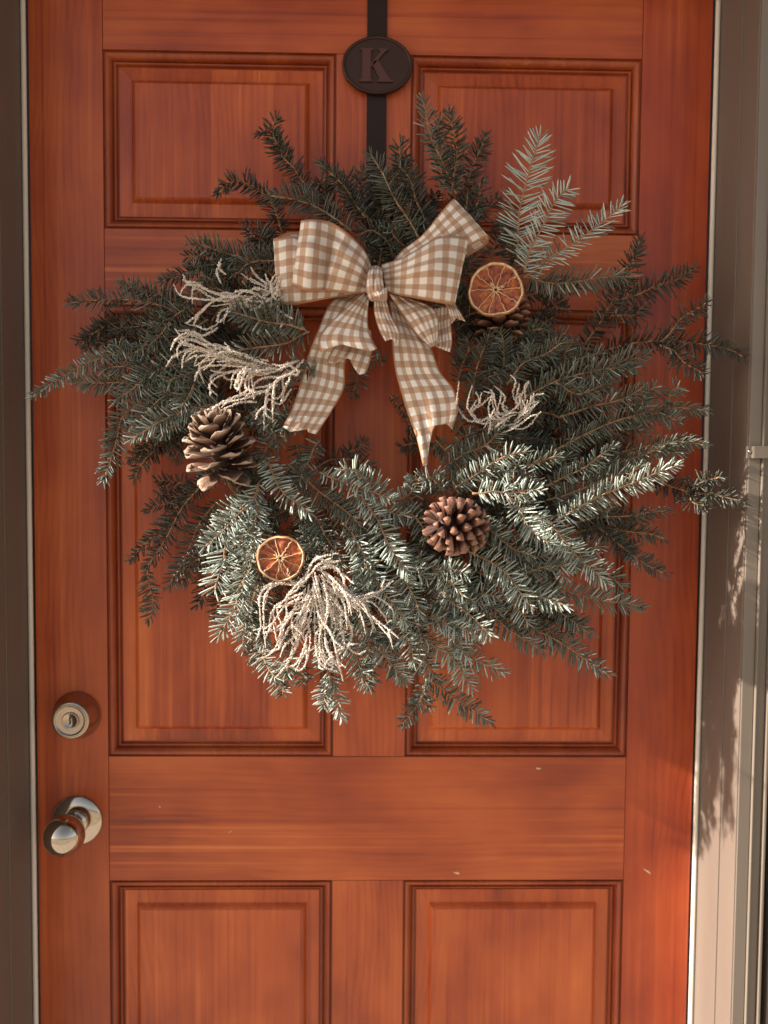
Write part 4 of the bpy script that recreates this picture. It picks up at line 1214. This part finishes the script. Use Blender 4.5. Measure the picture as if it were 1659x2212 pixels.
def spray(label, centre, strands, r0=0.0019, thick=1, fork=0.6):
    c = empty('dried_spray', centre, label, 'dried flowers', 'bleached dried flower sprays tucked into the wreath')
    more = []
    for pts in strands:
        more.append(pts)
        for rep in range(thick):
            ox, oy = rnd.gauss(0, 9), rnd.gauss(0, 9)
            m = len(pts)
            a, b = rnd.randint(0, max(0, m - 4)), m
            jx, jy = rnd.gauss(0, 24), rnd.gauss(0, 14)
            more.append([(x + ox + jx * (i / m) ** 2 + rnd.gauss(0, 4), y + oy + jy * (i / m) ** 2 + rnd.gauss(0, 4), d + rnd.gauss(-0.004, 0.006)) for i, (x, y, d) in list(enumerate(pts))[a:b]])
        if rnd.random() < fork:
            i = rnd.randint(1, len(pts) - 2)
            x, y, d = pts[i]
            dx, dy = pts[i+1][0] - x, pts[i+1][1] - y
            t = rnd.choice((-1, 1)) * rnd.uniform(0.5, 0.9)
            ex, ey = dx * math.cos(t) - dy * math.sin(t), dx * math.sin(t) + dy * math.cos(t)
            l = rnd.uniform(16, 30) / (math.hypot(ex, ey) + 1e-6)
            more.append([(x, y, d), (x + ex * l * .5 + rnd.gauss(0, 2), y + ey * l * .5 + rnd.gauss(0, 2), d + .002), (x + ex * l + dx * .15, y + ey * l + dy * .15, d + .003)])
    strands = more
    for k, pts in enumerate(strands):
        P = np.array([list(at(x, y, d)) for x, y, d in pts])
        link('strand', strand_mesh(P, r0 * rnd.uniform(0.8, 1.15), 100 + k + int((centre.x + 2) * 1000)), c)
    return c
def S(txt, d0, d1):
    q = [float(a) for a in txt.replace(',', ' ').split()]
    xy = list(zip(q[0::2], q[1::2])); n = len(xy)
    return [(x, y, d0 + (d1 - d0) * i / (n - 1) + 0.006 * math.sin(3 * i + x)) for i, (x, y) in enumerate(xy)]
low = ['672,1240 650,1262 622,1250 606,1225 603,1212', '675,1235 640,1275 622,1290 618,1330', '660,1265 600,1262 572,1290 570,1350 574,1400', '655,1290 615,1310 585,1350 560,1358 546,1362', '650,1300 620,1340 600,1390 580,1415 552,1424',
       '665,1290 640,1350 640,1390 625,1420 612,1432', '670,1300 655,1360 660,1400 648,1430 638,1450', '680,1300 680,1360 690,1410 690,1440 700,1446', '690,1290 700,1350 705,1400 720,1420 716,1448', '700,1280 725,1330 740,1370 742,1400 728,1418',
       '705,1280 740,1320 760,1360 755,1400 775,1412 792,1404', '700,1260 760,1300 800,1300 830,1330 838,1350', '710,1270 760,1290 800,1282 825,1275 842,1258', '700,1240 730,1280 745,1310 750,1360', '690,1230 740,1270 790,1320 840,1360 862,1380',
       '690,1230 720,1250 750,1290 760,1330', '680,1235 690,1280 700,1330 690,1380 700,1420 735,1432', '660,1270 650,1310 620,1330 600,1380 590,1345', '690,1250 670,1310 650,1340 640,1380', '700,1250 710,1310 700,1360', '675,1260 690,1330 720,1380 730,1430 736,1440',
       '668,1262 660,1320 670,1370 665,1420 650,1448 632,1440', '655,1280 610,1300 590,1320 600,1362', '690,1240 725,1300 738,1350 720,1390', '680,1260 670,1330 640,1370 615,1395 605,1420', '700,1265 735,1290 770,1310 785,1345 790,1370',
       '685,1232 715,1225 740,1240 765,1262', '672,1240 690,1218 720,1222 735,1235', '665,1250 680,1225 700,1212 715,1205', '660,1272 640,1300 630,1350 645,1395', '695,1262 705,1300 725,1345 715,1385']
spray('dense bleached flower spray fanning down at the bottom left of the wreath', at(690, 1240, 0.15), [S(t, .160, .172 + .012 * math.sin(k)) for k, t in enumerate(low)], 0.00120, 1, 1.0)
up = ['600,622 560,640 510,640 470,636 430,618 405,612 395,592', '500,640 450,628 425,612 400,618 388,638', '520,640 470,645 440,668 415,690 400,698', '560,635 520,628 500,636 470,648', '605,640 575,620 545,608 520,590', '598,618 570,640 545,655 500,660 485,690', '600,600 580,622 560,612 540,600', '610,650 590,640 585,610 597,590',
      '610,640 600,665 620,682 632,688', '540,650 500,670 480,690 476,696', '470,700 445,712 425,704 402,700', '560,640 540,660 560,672 590,664', '476,570 468,590 478,612', '590,640 570,652 520,646 492,652', '610,622 585,630 555,622 532,632']
spray('pale flower spray left of the bow, uppermost of the two on the left', at(560, 640, 0.13), [S(t, .140, .150 + .01 * math.sin(k)) for k, t in enumerate(up)], 0.00135)
mid = ['610,800 560,790 500,770 450,740 420,722 395,728 378,710', '560,790 500,775 450,750 410,735 385,750 384,772', '540,790 480,765 440,755 400,740 390,735', '560,795 510,780 460,765 430,752 400,765 393,796', '560,800 500,790 450,790 430,800 438,820', '560,800 510,800 470,815 452,835 470,855', '580,800 530,798 505,808 498,840',
       '600,800 560,810 530,800 520,830 512,845', '620,800 590,830 545,840 500,862 478,880', '640,795 610,815 580,840 572,880 570,930', '630,805 620,830 600,860 580,850 575,880 602,896', '620,800 640,810 645,800', '600,830 560,850 530,860 470,875 460,890', '580,780 530,770 480,760 460,780 440,800', '570,790 540,805 530,835 552,848', '640,780 620,790 600,800', '610,815 612,850 606,872', '520,780 470,770 430,770 420,790',
       '590,790 550,785 520,800 480,805 455,800', '600,795 565,800 540,815 538,842', '560,780 500,760 470,745 440,745']
spray('pale flower spray left of the bow tails, lowermost of the two on the left', at(570, 795, 0.13), [S(t, .145, .155 + .01 * math.sin(k)) for k, t in enumerate(mid)], 0.00135)
rt = ['1085,905 1040,915 1015,890 1010,870 1020,832', '1030,905 1020,890 1035,870 1040,848', '1080,910 1060,900 1055,880 1062,856', '1110,890 1080,895 1070,870 1065,850 1060,842', '1100,890 1085,880 1090,860 1083,846', '1120,885 1115,860 1120,840 1122,828', '1125,890 1125,860 1135,838 1142,825', '1120,895 1140,875 1155,855 1175,850', '1110,910 1130,895 1150,880 1165,868',
      '1100,925 1125,915 1145,900 1160,895', '1075,930 1090,910 1060,905 1045,925', '1085,935 1110,925 1130,910', '1060,930 1080,915 1100,900 1115,895', '1120,900 1135,885 1128,862']
spray('small pale flower spray among the branches right of the bow tails', at(1090, 910, 0.12), [S(t, .118, .135 + .008 * math.sin(k)) for k, t in enumerate(rt)], 0.0012, 1)
